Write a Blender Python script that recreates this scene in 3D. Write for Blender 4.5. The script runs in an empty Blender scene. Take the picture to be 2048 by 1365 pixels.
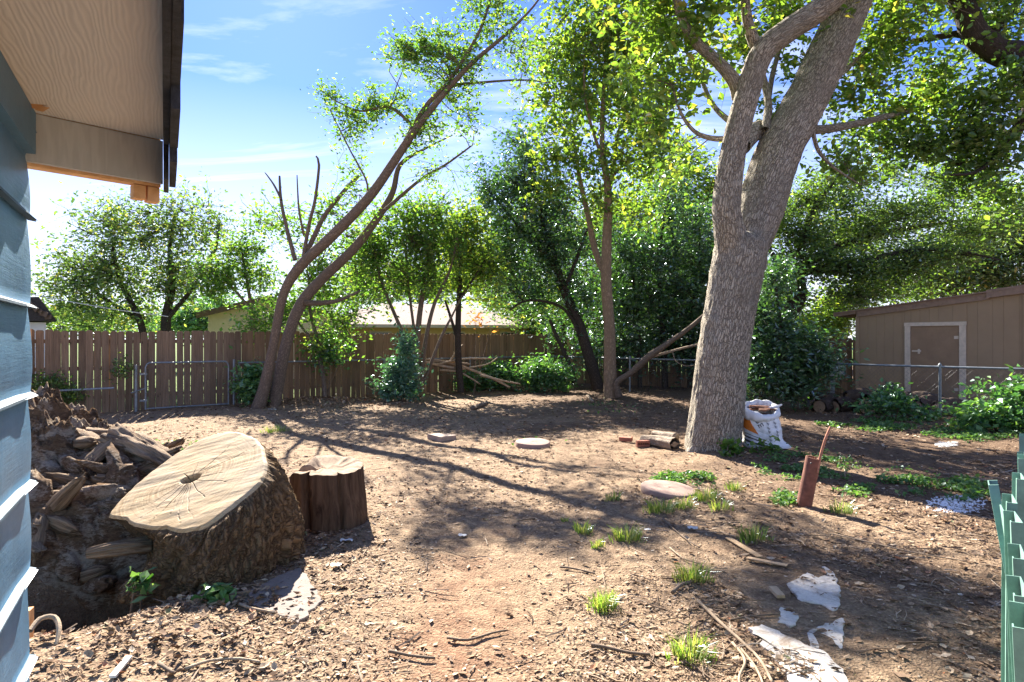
import bpy, math, random
import numpy as np
from mathutils import Vector, Matrix

random.seed(5)
rng = np.random.default_rng(11)
SC = bpy.context.scene
COL = SC.collection
F_PX = 1250.0
EYE = 1.6

# ------------------------------------------------------------------ camera, sky, sun, exposure
cam_d = bpy.data.cameras.new("camera")
cam = bpy.data.objects.new("camera", cam_d)
COL.objects.link(cam)
cam.location = (0, 0, EYE)
cam.rotation_euler = (math.radians(90), 0, 0)
cam_d.sensor_width = 36.0
cam_d.lens = 36.0 * F_PX / 2048.0
cam_d.clip_start = 0.05
cam_d.clip_end = 3000
SC.camera = cam

SUN_AZ, SUN_EL = -21.0, 36.0          # degrees, azimuth clockwise from +Y
w = bpy.data.worlds.new("World")
SC.world = w
w.use_nodes = True
wt = w.node_tree
wt.nodes.clear()


def wn(t, **kw):
    n = wt.nodes.new(t)
    for k, v in kw.items():
        setattr(n, k, v)
    return n


sky = wn("ShaderNodeTexSky", sky_type="NISHITA", sun_disc=False)
sky.sun_elevation = math.radians(SUN_EL)
sky.sun_rotation = math.radians(SUN_AZ)
sky.air_density = 1.0
sky.dust_density = 0.15
sky.ozone_density = 2.5
bg = wn("ShaderNodeBackground")
bg.inputs[1].default_value = 0.05
wo = wn("ShaderNodeOutputWorld")
tc = wn("ShaderNodeTexCoord")
sep = wn("ShaderNodeSeparateXYZ")
wt.links.new(tc.outputs["Generated"], sep.inputs[0])
zc = wn("ShaderNodeMath", operation="ADD")
zc.inputs[1].default_value = 0.12
zm = wn("ShaderNodeMath", operation="MAXIMUM")
zm.inputs[1].default_value = 0.0
wt.links.new(sep.outputs[2], zm.inputs[0])
wt.links.new(zm.outputs[0], zc.inputs[0])
dx = wn("ShaderNodeMath", operation="DIVIDE")
dy = wn("ShaderNodeMath", operation="DIVIDE")
wt.links.new(sep.outputs[0], dx.inputs[0]); wt.links.new(zc.outputs[0], dx.inputs[1])
wt.links.new(sep.outputs[1], dy.inputs[0]); wt.links.new(zc.outputs[0], dy.inputs[1])
cmb = wn("ShaderNodeCombineXYZ")
wt.links.new(dx.outputs[0], cmb.inputs[0]); wt.links.new(dy.outputs[0], cmb.inputs[1])
mp = wn("ShaderNodeMapping")
mp.inputs["Rotation"].default_value = (0, 0, math.radians(24))
mp.inputs["Scale"].default_value = (0.7, 2.0, 1)
mp.inputs["Location"].default_value = (0.35, 1.3, 0)
wt.links.new(cmb.outputs[0], mp.inputs[0])
cn = wn("ShaderNodeTexNoise")
cn.inputs["Scale"].default_value = 1.15
cn.inputs["Detail"].default_value = 8
cn.inputs["Roughness"].default_value = 0.6
cn.inputs["Distortion"].default_value = 0.6
wt.links.new(mp.outputs[0], cn.inputs["Vector"])
cr = wn("ShaderNodeMapRange")
cr.inputs["From Min"].default_value = 0.47
cr.inputs["From Max"].default_value = 0.80
cr.inputs["To Max"].default_value = 0.85
wt.links.new(cn.outputs["Fac"], cr.inputs["Value"])
hz = wn("ShaderNodeMapRange")          # pale band low over the horizon all round
hz.inputs["From Min"].default_value = 0.0
hz.inputs["From Max"].default_value = 0.36
hz.inputs["To Min"].default_value = 0.85
hz.inputs["To Max"].default_value = 0.0
wt.links.new(sep.outputs[2], hz.inputs["Value"])
mx = wn("ShaderNodeMath", operation="MAXIMUM")
wt.links.new(cr.outputs[0], mx.inputs[0]); wt.links.new(hz.outputs[0], mx.inputs[1])
tint = wn("ShaderNodeMix", data_type="RGBA", blend_type="MULTIPLY")
tint.inputs[0].default_value = 1.0
tint.inputs[7].default_value = (0.34, 0.46, 0.83, 1)
wt.links.new(sky.outputs[0], tint.inputs[6])
cm = wn("ShaderNodeMix", data_type="RGBA")
cm.inputs[7].default_value = (6.4, 6.5, 6.7, 1)
wt.links.new(mx.outputs[0], cm.inputs[0])
wt.links.new(tint.outputs[2], cm.inputs[6])
wt.links.new(cm.outputs[2], bg.inputs[0])
wt.links.new(bg.outputs[0], wo.inputs[0])

sd = bpy.data.lights.new("sun", "SUN")
sd.energy = 4.3
sd.angle = math.radians(0.5)
sd.color = (1.0, 0.93, 0.82)
sun = bpy.data.objects.new("sun", sd)
COL.objects.link(sun)
_a, _e = math.radians(SUN_AZ), math.radians(SUN_EL)
SUNV = Vector((math.sin(_a) * math.cos(_e), math.cos(_a) * math.cos(_e), math.sin(_e)))
sun.rotation_euler = SUNV.to_track_quat("Z", "Y").to_euler()
sun.location = SUNV * 40

SC.view_settings.view_transform = "Standard"
SC.view_settings.look = "None"
SC.view_settings.gamma = 1.0
SC.view_settings.use_curve_mapping = False
SC.view_settings.exposure = 2.5
SC.cycles.max_bounces = 10
SC.cycles.diffuse_bounces = 6
SC.cycles.transmission_bounces = 6
SC.cycles.caustics_reflective = False
SC.cycles.caustics_refractive = False


# ------------------------------------------------------------------ numeric helpers
def P(px, py, Y):
    """World point that the photograph shows at pixel (px, py) at depth Y."""
    return np.array([(px - 1024) / F_PX * Y, Y, EYE - (py - 682) / F_PX * Y])


def G(px, py, z=0.0):
    Y = (EYE - z) * F_PX / (py - 682)
    return np.array([(px - 1024) / F_PX * Y, Y, z])


def _h(ix, iy, iz, seed):
    n = (ix.astype(np.int64) * 374761393 + iy.astype(np.int64) * 668265263 + iz.astype(np.int64) * 2147483647 + seed * 974634777) & 0xFFFFFFFF
    n = ((n ^ (n >> 13)) * 1274126177) & 0xFFFFFFFF
    n = n ^ (n >> 16)
    return (n & 0xFFFF) / 65535.0


def vn(x, y, z=None, seed=0):
    x = np.asarray(x, float); y = np.asarray(y, float)
    if z is None:
        z = np.zeros_like(x)
    z = np.asarray(z, float) + 0 * x
    ix, iy, iz = np.floor(x), np.floor(y), np.floor(z)
    fx, fy, fz = x - ix, y - iy, z - iz
    fx = fx * fx * (3 - 2 * fx); fy = fy * fy * (3 - 2 * fy); fz = fz * fz * (3 - 2 * fz)
    r = 0
    for a in (0, 1):
        for b in (0, 1):
            for c in (0, 1):
                r = r + _h(ix + a, iy + b, iz + c, seed) * (fx if a else 1 - fx) * (fy if b else 1 - fy) * (fz if c else 1 - fz)
    return r


def fbm(x, y, z=None, o=4, seed=0):
    r, a, s = 0, 1.0, 0
    x = np.asarray(x, float); y = np.asarray(y, float)
    for k in range(o):
        r = r + a * vn(x, y, z, seed + k); s += a
        a *= 0.5; x = x * 2.03; y = y * 2.03
        z = None if z is None else np.asarray(z) * 2.03
    return r / s


def ridge(x, y, z=None, o=3, seed=0):
    r, a, s = 0, 1.0, 0
    x = np.asarray(x, float); y = np.asarray(y, float)
    for k in range(o):
        r = r + a * (1 - np.abs(2 * vn(x, y, z, seed + k) - 1)); s += a
        a *= 0.5; x = x * 2.1; y = y * 2.1
        z = None if z is None else np.asarray(z) * 2.1
    return r / s


def sstep(a, b, x):
    t = np.clip((np.asarray(x, float) - a) / (b - a), 0, 1)
    return t * t * (3 - 2 * t)


# ------------------------------------------------------------------ mesh helpers
class B:
    """Collects arrays of vertices and faces; build() links them as ONE mesh object."""

    def __init__(s):
        s.V, s.F, s.UV, s.n, s.A = [], [], [], 0, []

    def add(s, V, F, uv=None, attr=None):
        V = np.asarray(V, float).reshape(-1, 3)
        s.V.append(V)
        for f in (F if isinstance(F, list) and len(F) and isinstance(F[0], np.ndarray) else [np.asarray(F)]):
            if len(f):
                s.F.append(np.asarray(f, np.int64) + s.n)
        s.UV.append(np.zeros((len(V), 2)) if uv is None else np.asarray(uv, float))
        s.A.append(np.zeros(len(V)) if attr is None else np.asarray(attr, float))
        s.n += len(V)
        return s

    def box(s, x0, x1, y0, y1, z0, z1, M=None):
        v = np.array([[x, y, z] for x in (x0, x1) for y in (y0, y1) for z in (z0, z1)], float)
        if M is not None:
            v = xf(M, v)
        return s.add(v, [[0, 1, 3, 2], [4, 6, 7, 5], [0, 4, 5, 1], [2, 3, 7, 6], [0, 2, 6, 4], [1, 5, 7, 3]])

    def prism(s, poly, z0, z1, M=None, jz=0.0):
        """Vertical prism over a polygon (list of xy), counter-clockwise seen from above."""
        p = np.asarray(poly, float); n = len(p)
        v = np.vstack([np.c_[p, np.full(n, z0)], np.c_[p, np.full(n, z1)]])
        if M is not None:
            v = xf(M, v)
        f4 = np.array([[i, (i + 1) % n, n + (i + 1) % n, n + i] for i in range(n)])
        c = np.vstack([v[:n].mean(0), v[n:].mean(0)])
        v = np.vstack([v, c])
        f3 = np.array([[(i + 1) % n, i, 2 * n] for i in range(n)] + [[n + i, n + (i + 1) % n, 2 * n + 1] for i in range(n)])
        return s.add(v, [f4, f3])

    def mesh(s, name, mat, smooth=False):
        me = bpy.data.meshes.new(name)
        V = np.vstack(s.V)
        me.vertices.add(len(V))
        me.vertices.foreach_set("co", V.ravel())
        lt = np.concatenate([np.full(len(f), f.shape[1]) for f in s.F])
        lv = np.concatenate([f.ravel() for f in s.F])
        me.loops.add(len(lv))
        me.loops.foreach_set("vertex_index", lv.astype(np.int32))
        me.polygons.add(len(lt))
        ls = np.concatenate([[0], np.cumsum(lt)[:-1]]).astype(np.int32)
        me.polygons.foreach_set("loop_start", ls)
        try:
            me.polygons.foreach_set("loop_total", lt.astype(np.int32))
        except Exception:
            pass
        me.polygons.foreach_set("use_smooth", np.full(len(lt), bool(smooth)))
        UV = np.vstack(s.UV)
        if np.any(UV):
            ul = me.uv_layers.new(name="UVMap")
            ul.data.foreach_set("uv", UV[lv].ravel())
        A = np.concatenate(s.A)
        if np.any(A):
            at = me.attributes.new("mask", "FLOAT", "POINT")
            at.data.foreach_set("value", A)
        me.update(calc_edges=True)
        me.validate()
        if mat is not None:
            me.materials.append(mat)
        return me

    def build(s, name, mat, parent=None, smooth=False, kind=None):
        o = bpy.data.objects.new(name, s.mesh(name, mat, smooth))
        COL.objects.link(o)
        if parent is not None:
            o.parent = parent
            o.matrix_parent_inverse = parent.matrix_world.inverted()
        if kind:
            o["kind"] = kind
        return o


def xf(M, v):
    return np.asarray(v) @ np.array(M.to_3x3()).T + np.array(M.translation)


def frame(o, ex, ey=None, ez=(0, 0, 1)):
    """4x4 with columns ex, ey, ez at o."""
    ex = Vector(ex).normalized(); ez = Vector(ez)
    if ey is None:
        ey = ez.cross(ex).normalized()
    ez = ex.cross(Vector(ey)).normalized()
    m = Matrix((ex, Vector(ey), ez)).transposed().to_4x4()
    m.translation = Vector(o)
    return m


def tag(o, label, cat, group=None, kind=None):
    o["label"] = label; o["category"] = cat
    if group: o["group"] = group
    if kind: o["kind"] = kind
    return o


def thing(name, loc, label, cat, group=None):
    o = bpy.data.objects.new(name, None)
    o.empty_display_size = 0.1
    COL.objects.link(o)
    o.location = [float(c) for c in loc]
    o.matrix_world = Matrix.Translation(Vector([float(c) for c in loc]))
    return tag(o, label, cat, group)


def inst(name, me, parent, M):
    """A part that shares its mesh with others."""
    o = bpy.data.objects.new(name, me)
    COL.objects.link(o)
    o.parent = parent
    o.matrix_parent_inverse = parent.matrix_world.inverted()
    o.matrix_basis = M
    return o


def resample(pts, rad, step):
    pts = np.asarray(pts, float); rad = np.asarray(rad, float)
    n = len(pts)
    out, ro = [], []
    for i in range(n - 1):
        p0 = pts[max(i - 1, 0)]; p1 = pts[i]; p2 = pts[i + 1]; p3 = pts[min(i + 2, n - 1)]
        k = max(1, int(np.ceil(np.linalg.norm(p2 - p1) / step)))
        for j in range(k):
            t = j / k
            out.append(0.5 * ((2 * p1) + (-p0 + p2) * t + (2 * p0 - 5 * p1 + 4 * p2 - p3) * t * t + (-p0 + 3 * p1 - 3 * p2 + p3) * t ** 3))
            ro.append(rad[i] * (1 - t) + rad[i + 1] * t)
    out.append(pts[-1]); ro.append(rad[-1])
    return np.array(out), np.array(ro)


def tube(b, pts, rad, sides=8, step=0.15, disp=None, cap=True, cap0=False, smoothp=True):
    """A tube along a smoothed path; disp(theta, s, r) adds to the radius."""
    if smoothp:
        pts, rad = resample(pts, rad, step)
    else:
        pts, rad = np.asarray(pts, float), np.asarray(rad, float)
    n = len(pts)
    tan = np.gradient(pts, axis=0)
    tan /= np.linalg.norm(tan, axis=1)[:, None] + 1e-9
    ref = np.array([1.0, 0.2, 0.1]) if abs(tan[0][0]) < 0.8 else np.array([0.1, 1.0, 0.2])
    u = ref - tan[0] * ref.dot(tan[0]); u /= np.linalg.norm(u)
    U = [u]
    for i in range(1, n):
        u = U[-1] - tan[i] * U[-1].dot(tan[i]); u /= np.linalg.norm(u)
        U.append(u)
    U = np.array(U); W = np.cross(tan, U)
    th = np.linspace(0, 2 * math.pi, sides + 1)
    s = np.concatenate([[0], np.cumsum(np.linalg.norm(np.diff(pts, axis=0), axis=1))])
    R = np.repeat(rad[:, None], sides + 1, 1)
    if disp is not None:
        T, S = np.meshgrid(th, s)
        R = R + disp(T, S, R)
    V = pts[:, None, :] + R[..., None] * (np.cos(th)[None, :, None] * U[:, None, :] + np.sin(th)[None, :, None] * W[:, None, :])
    m = sides + 1
    i, j = np.meshgrid(np.arange(n - 1), np.arange(sides), indexing="ij")
    a = (i * m + j).ravel()
    Fq = np.c_[a, a + 1, a + m + 1, a + m]
    circ = 2 * math.pi * max(rad.mean(), 1e-3)
    uv = np.stack(np.meshgrid(th / (2 * math.pi) * circ, s), -1).reshape(-1, 2)
    fs = [Fq]
    V = V.reshape(-1, 3)
    if cap:
        V = np.vstack([V, pts[-1] + tan[-1] * rad[-1] * 0.3]); uv = np.vstack([uv, [[0, s[-1]]]])
        k = (n - 1) * m + np.arange(sides)
        fs.append(np.c_[k, k + 1, np.full(sides, len(V) - 1)])
    if cap0:
        V = np.vstack([V, pts[0]]); uv = np.vstack([uv, [[0, 0]]])
        k = np.arange(sides)
        fs.append(np.c_[k + 1, k, np.full(sides, len(V) - 1)])
    b.add(V, fs, uv)
    return pts, rad


def twigs(b, Pk, Rk, sides=3):
    """Many thin tubes at once: Pk (N,K,3), Rk (N,K)."""
    N, K, _ = Pk.shape
    if N == 0:
        return
    t = Pk[:, -1] - Pk[:, 0]
    t /= np.linalg.norm(t, axis=1)[:, None] + 1e-9
    r = rng.normal(size=(N, 3)); r -= t * (r * t).sum(1)[:, None]; r /= np.linalg.norm(r, axis=1)[:, None] + 1e-9
    q = np.cross(t, r)
    th = np.arange(sides) * 2 * math.pi / sides
    V = Pk[:, :, None, :] + Rk[:, :, None, None] * (np.cos(th)[None, None, :, None] * r[:, None, None, :] + np.sin(th)[None, None, :, None] * q[:, None, None, :])
    base = (np.arange(N) * K * sides)[:, None, None]
    i = np.arange(K - 1)[None, :, None] * sides
    j = np.arange(sides)[None, None, :]; j2 = (j + 1) % sides
    a = (base + i + j).ravel(); c = (base + i + j2).ravel()
    s_ = np.broadcast_to(np.arange(K)[None, :, None] * 0.1, (N, K, sides)).reshape(-1)
    b.add(V.reshape(-1, 3), np.c_[a, c, c + sides, a + sides], np.c_[np.tile(th / 6.28 * 0.1, N * K), s_])


def leaves(b, C, size, var=0.35, up=0.5, aspect=0.5, droop=0.2, six=False):
    """Leaf-sized folded faces at the points C."""
    N = len(C)
    L = size * (1 + var * rng.uniform(-1, 1, N))
    a = rng.normal(size=(N, 3)); a[:, 2] = a[:, 2] * 0.5 - droop; a /= np.linalg.norm(a, axis=1)[:, None]
    n = rng.normal(size=(N, 3)); n[:, 2] = np.abs(n[:, 2]) * 0.7 + up
    n -= a * (n * a).sum(1)[:, None]; n /= np.linalg.norm(n, axis=1)[:, None] + 1e-9
    s = np.cross(n, a)
    W = (L * aspect)[:, None]; L = L[:, None]
    fold = W * rng.uniform(0.05, 0.3, (N, 1))
    if not six:
        V = np.stack([C - a * L / 2, C + s * W / 2 + n * fold, C + a * L / 2, C - s * W / 2 + n * fold], 1)
        k = np.arange(N)[:, None] * 4
        Ft = np.vstack([k + np.array([[0, 2, 1]]), k + np.array([[0, 3, 2]])])
    else:
        V = np.stack([C - a * L / 2, C - a * L * 0.18 + s * W * 0.5 + n * fold, C + a * L * 0.2 + s * W * 0.38 + n * fold * 0.8, C + a * L / 2 - n * fold * 0.4,
                      C + a * L * 0.2 - s * W * 0.38 + n * fold * 0.8, C - a * L * 0.18 - s * W * 0.5 + n * fold], 1)
        k = np.arange(N)[:, None] * 6
        Ft = np.vstack([k + np.array([[0, 3, 2]]), k + np.array([[0, 2, 1]]), k + np.array([[0, 4, 3]]), k + np.array([[0, 5, 4]])])
    b.add(V.reshape(-1, 3), Ft)


# ------------------------------------------------------------------ materials
class Mt:
    def __init__(s, name):
        s.m = bpy.data.materials.new(name); s.m.use_nodes = True
        s.t = s.m.node_tree; s.t.nodes.clear()
        s.out = s.t.nodes.new("ShaderNodeOutputMaterial")

    def n(s, typ, ins=None, **kw):
        nd = s.t.nodes.new(typ)
        for k, v in kw.items():
            setattr(nd, k, v)
        for k, v in (ins or {}).items():
            if isinstance(v, bpy.types.NodeSocket):
                s.t.links.new(v, nd.inputs[k])
            else:
                nd.inputs[k].default_value = v
        return nd

    def co(s, scale=(1, 1, 1), src="Object", rot=(0, 0, 0)):
        c = s.n("ShaderNodeTexCoord")
        return s.n("ShaderNodeMapping", {0: c.outputs[src], "Scale": scale, "Rotation": rot}).outputs[0]

    def noise(s, vec, scale, detail=5, rough=0.6, dist=0.0):
        return s.n("ShaderNodeTexNoise", {"Vector": vec, "Scale": scale, "Detail": detail, "Roughness": rough, "Distortion": dist}).outputs["Fac"]

    def ramp(s, fac, stops, interp="LINEAR"):
        r = s.n("ShaderNodeValToRGB", {0: fac})
        r.color_ramp.interpolation = interp
        e = r.color_ramp.elements
        while len(e) < len(stops):
            e.new(0.5)
        for el, (p, c) in zip(e, stops):
            el.position = p
            el.color = (c, c, c, 1) if isinstance(c, (int, float)) else (*c, 1)
        return r.outputs[0]

    def mix(s, fac, a, b, blend="MIX"):
        nd = s.n("ShaderNodeMix", data_type="RGBA", blend_type=blend)
        for i, v in ((0, fac), (6, a), (7, b)):
            if isinstance(v, bpy.types.NodeSocket):
                s.t.links.new(v, nd.inputs[i])
            else:
                nd.inputs[i].default_value = v if i == 0 else ((*v, 1) if len(v) == 3 else v)
        return nd.outputs[2]

    def math(s, op, a, b=0.0, clamp=False):
        nd = s.n("ShaderNodeMath", {0: a, 1: b}, operation=op, use_clamp=clamp)
        return nd.outputs[0]

    def bump(s, h, strength=0.5, dist=0.02, normal=None):
        i = {"Height": h, "Strength": strength, "Distance": dist}
        if normal is not None:
            i["Normal"] = normal
        return s.n("ShaderNodeBump", i).outputs[0]

    def pbr(s, col, rough=0.8, bump=None, metal=0.0, spec=0.3):
        p = s.n("ShaderNodeBsdfPrincipled", {"Roughness": rough, "Metallic": metal, "Specular IOR Level": spec})
        if isinstance(col, bpy.types.NodeSocket):
            s.t.links.new(col, p.inputs["Base Color"])
        else:
            p.inputs["Base Color"].default_value = (*col, 1)
        if bump is not None:
            s.t.links.new(bump, p.inputs["Normal"])
        s.t.links.new(p.outputs[0], s.out.inputs[0])
        return s.m


def m_plain(name, c, rough=0.7, var=0.25, scale=6, bump=0.3, bd=0.01, metal=0.0, spec=0.3):
    k = Mt(name); v = k.co()
    f = k.noise(v, scale, 6, 0.65)
    lo = tuple(x * (1 - var) for x in c); hi = tuple(min(1, x * (1 + var)) for x in c)
    col = k.ramp(f, [(0.3, lo), (0.7, hi)])
    return k.pbr(col, rough, k.bump(k.noise(v, scale * 6, 5, 0.7), bump, bd), metal, spec)


def m_leaf(name, stops, trans=0.5, gloss=0.1, rough=0.35, tcol=(1.65, 1.85, 0.72)):
    k = Mt(name)
    g = k.n("ShaderNodeNewGeometry")
    col = k.ramp(g.outputs["Random Per Island"], stops)
    tc_ = k.mix(1.0, col, (*tcol, 1), "MULTIPLY")
    d = k.n("ShaderNodeBsdfDiffuse", {0: col})
    t = k.n("ShaderNodeBsdfTranslucent", {0: tc_})
    m1 = k.n("ShaderNodeMixShader", {0: trans, 1: d.outputs[0], 2: t.outputs[0]})
    gl = k.n("ShaderNodeBsdfGlossy", {0: (0.8, 0.9, 1.0, 1), "Roughness": rough})
    lw = k.n("ShaderNodeLayerWeight", {0: 0.25})
    fac = k.math("MULTIPLY_ADD", lw.outputs["Fresnel"], gloss * 2); k.t.nodes[-1].inputs[2].default_value = gloss * 0.4
    m2 = k.n("ShaderNodeMixShader", {0: fac, 1: m1.outputs[0], 2: gl.outputs[0]})
    k.t.links.new(m2.outputs[0], k.out.inputs[0])
    return k.m


def m_bark(name, dark, light, su=9, sv=3, bump=0.8, bd=0.02, moss=None, pw=0.6, pr=0.38):
    """Furrowed bark on the tube's own UV map (metres)."""
    k = Mt(name)
    v = k.co((su, sv, 1), "UV")
    wob = k.noise(k.co((3, 3, 1), "UV"), 4, 3)
    v2 = k.n("ShaderNodeVectorMath", {0: v, 1: wob}, operation="ADD").outputs[0]
    vo = k.n("ShaderNodeTexVoronoi", {"Vector": v2, "Scale": 2.2, "Randomness": 1.0}, feature="DISTANCE_TO_EDGE").outputs["Distance"]
    plate = k.ramp(vo, [(0.0, 0.0), (pr, 1.0)])
    fine = k.noise(k.co((su * 2, sv * 3, 1), "UV"), 6, 6, 0.7)
    h = k.math("ADD", k.math("MULTIPLY", plate, pw), k.math("MULTIPLY", fine, 0.75))
    big = k.noise(k.co(), 2.0, 4)
    col = k.mix(k.ramp(h, [(0.25, 0.0), (1.0, 1.0)]), dark, light)
    col = k.mix(k.ramp(big, [(0.4, 0.0), (0.72, 0.6)]), col, tuple(c * 0.5 for c in light))
    if moss:
        col = k.mix(k.ramp(k.noise(k.co(), 5, 5), [(0.52, 0.0), (0.72, 0.35)]), col, moss)
    return k.pbr(col, 0.9, k.bump(h, bump, bd), 0, 0.15)


# ground: saw dust, reddish soil, humus with some painted shade, a lawn beyond the timber fence
FA = np.array([-10.18, 13.2]); FD = np.array([0.767, 0.641]); FN = np.array([0.641, -0.767])   # fence line, direction, normal towards the yard
RD = np.array([-0.641, 0.767])                                                                  # right chain link direction


def m_ground():
    k = Mt("ground_soil")
    v = k.co()
    sx = k.n("ShaderNodeSeparateXYZ", {0: v})
    X, Y = sx.outputs[0], sx.outputs[1]
    n1 = k.noise(v, 0.7, 5, 0.6, 0.4)
    n2 = k.noise(v, 3.0, 6, 0.7)
    n3 = k.noise(v, 38, 6, 0.75)
    n4 = k.noise(v, 150, 3, 0.8)
    vo = k.n("ShaderNodeTexVoronoi", {"Vector": v, "Scale": 70.0}).outputs
    grain = k.mix(k.ramp(n3, [(0.3, 0.0), (0.7, 1.0)]), (0.165, 0.108, 0.067), (0.37, 0.268, 0.172))
    grain = k.mix(k.ramp(vo["Color"], [(0.35, 0.0), (0.8, 0.6)]), grain, (0.45, 0.325, 0.21))
    red = k.mix(k.ramp(n3, [(0.35, 0.0), (0.65, 1.0)]), (0.195, 0.098, 0.058), (0.38, 0.212, 0.128))
    hum_shade = k.mix(k.ramp(n3, [(0.35, 0.0), (0.7, 1.0)]), (0.07, 0.045, 0.03), (0.27, 0.18, 0.115))
    # reddish worn path in the middle, dark humus with some shade painted in towards the right and the back
    dxp = k.math("ADD", X, 0.28)
    pm = k.math("SUBTRACT", 1.0, k.math("MULTIPLY", k.math("ABSOLUTE", dxp), 1.15), True)
    pm = k.math("MULTIPLY", pm, k.ramp(k.math("MULTIPLY", Y, 0.1), [(0.35, 1.0), (0.62, 0.0)]))
    pm = k.math("ADD", k.math("MULTIPLY", pm, 1.0), k.math("MULTIPLY", k.math("SUBTRACT", n2, 0.58), 2.2))
    pf = k.ramp(pm, [(0.15, 0.0), (0.9, 0.8)])
    c = k.mix(pf, grain, red)
    hx = k.math("ADD", k.math("MULTIPLY", X, 0.16), k.math("MULTIPLY", k.math("SUBTRACT", Y, 5.0), 0.045))
    hf = k.math("ADD", hx, k.math("MULTIPLY", k.math("SUBTRACT", n1, 0.5), 2.2))
    hf = k.math("ADD", hf, k.math("MULTIPLY", k.math("SUBTRACT", n2, 0.5), 0.9))
    c = k.mix(k.ramp(hf, [(0.25, 0.0), (0.75, 0.92)]), c, hum_shade)
    c = k.mix(k.ramp(n2, [(0.55, 0.0), (0.8, 0.55)]), c, (0.10, 0.062, 0.042))
    c = k.mix(k.ramp(k.noise(v, 8.5, 6, 0.75, 0.5), [(0.42, 0.0), (0.66, 0.72)]), c, (0.10, 0.06, 0.038))
    # darker earth colour down in the pit
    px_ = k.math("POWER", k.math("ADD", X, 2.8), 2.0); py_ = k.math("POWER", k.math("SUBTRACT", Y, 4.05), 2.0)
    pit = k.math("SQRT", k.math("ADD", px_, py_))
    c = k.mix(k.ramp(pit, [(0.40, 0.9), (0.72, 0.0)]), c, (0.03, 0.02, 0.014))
    # lawn beyond the fence: signed distance from the fence line and beyond the right chain link
    dist = k.math("ADD", k.math("MULTIPLY", k.math("SUBTRACT", X, FA[0]), -FN[0]), k.math("MULTIPLY", k.math("SUBTRACT", Y, FA[1]), -FN[1]))
    lawn = k.mix(k.ramp(n3, [(0.3, 0.0), (0.7, 1.0)]), (0.055, 0.10, 0.022), (0.16, 0.22, 0.06))
    c = k.mix(k.ramp(dist, [(0.02, 0.0), (0.12, 1.0)]), c, lawn)
    h = k.math("ADD", k.math("MULTIPLY", n3, 0.6), k.math("ADD", k.math("MULTIPLY", n4, 0.25), k.math("MULTIPLY", vo["Distance"], 0.5)))
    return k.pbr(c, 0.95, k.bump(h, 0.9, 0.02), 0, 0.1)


M = {}
M["ground"] = m_ground()
M["oak_bark"] = m_bark("oak_bark", (0.055, 0.042, 0.03), (0.57, 0.50, 0.395), 18, 3.6, 1.0, 0.03, (0.50, 0.48, 0.42), 0.75, 0.2)
M["brown_bark"] = m_bark("brown_bark", (0.09, 0.066, 0.05), (0.26, 0.195, 0.145), 16, 5, 0.5, 0.01)
M["pale_bark"] = m_bark("pale_bark", (0.16, 0.11, 0.07), (0.36, 0.26, 0.17), 10, 3, 0.35, 0.008)
M["dark_bark"] = m_bark("dark_bark", (0.025, 0.02, 0.015), (0.09, 0.07, 0.055), 12, 5, 0.6, 0.015)
M["twig"] = m_plain("twig_bark", (0.16, 0.115, 0.08), 0.9, 0.3, 12)
M["dry_stick"] = m_plain("dry_stick", (0.34, 0.25, 0.165), 0.85, 0.35, 14, 0.4)
M["stump_bark"] = m_bark("stump_bark", (0.04, 0.024, 0.014), (0.38, 0.245, 0.13), 15, 3.0, 1.0, 0.05, None, 0.85)


def m_cutwood():
    k = Mt("cut_wood")
    uv = k.co((1, 1, 1), "UV")
    s = k.n("ShaderNodeSeparateXYZ", {0: uv})
    r = k.n("ShaderNodeVectorMath", {0: uv}, operation="LENGTH").outputs["Value"]
    wob = k.noise(uv, 3.0, 4)
    rr = k.math("ADD", r, k.math("MULTIPLY", wob, 0.12))
    ring = k.n("ShaderNodeTexNoise", {"W": rr, "Scale": 48.0, "Detail": 4.0, "Roughness": 0.7}, noise_dimensions="1D").outputs["Fac"]
    saw = k.noise(k.co((4, 60, 1), "UV", (0, 0, 0.5)), 3, 4, 0.7)
    blotch = k.noise(uv, 2.6, 5, 0.6)
    c = k.mix(k.ramp(ring, [(0.35, 0.0), (0.65, 1.0)]), (0.34, 0.215, 0.095), (0.56, 0.41, 0.225))
    c = k.mix(k.ramp(blotch, [(0.42, 0.0), (0.66, 0.7)]), c, (0.44, 0.35, 0.24))
    c = k.mix(k.ramp(saw, [(0.40, 0.0), (0.72, 0.75)]), c, (0.20, 0.135, 0.075))
    m = k.n("ShaderNodeAttribute", attribute_name="mask").outputs["Fac"]
    c = k.mix(k.ramp(m, [(0.0, 0.0), (1.0, 1.0)]), c, (0.075, 0.045, 0.025))
    h = k.math("ADD", k.math("MULTIPLY", saw, 0.7), k.math("MULTIPLY", ring, 0.4))
    return k.pbr(c, 0.75, k.bump(h, 0.5, 0.006), 0, 0.25)


M["cut_wood"] = m_cutwood()


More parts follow.
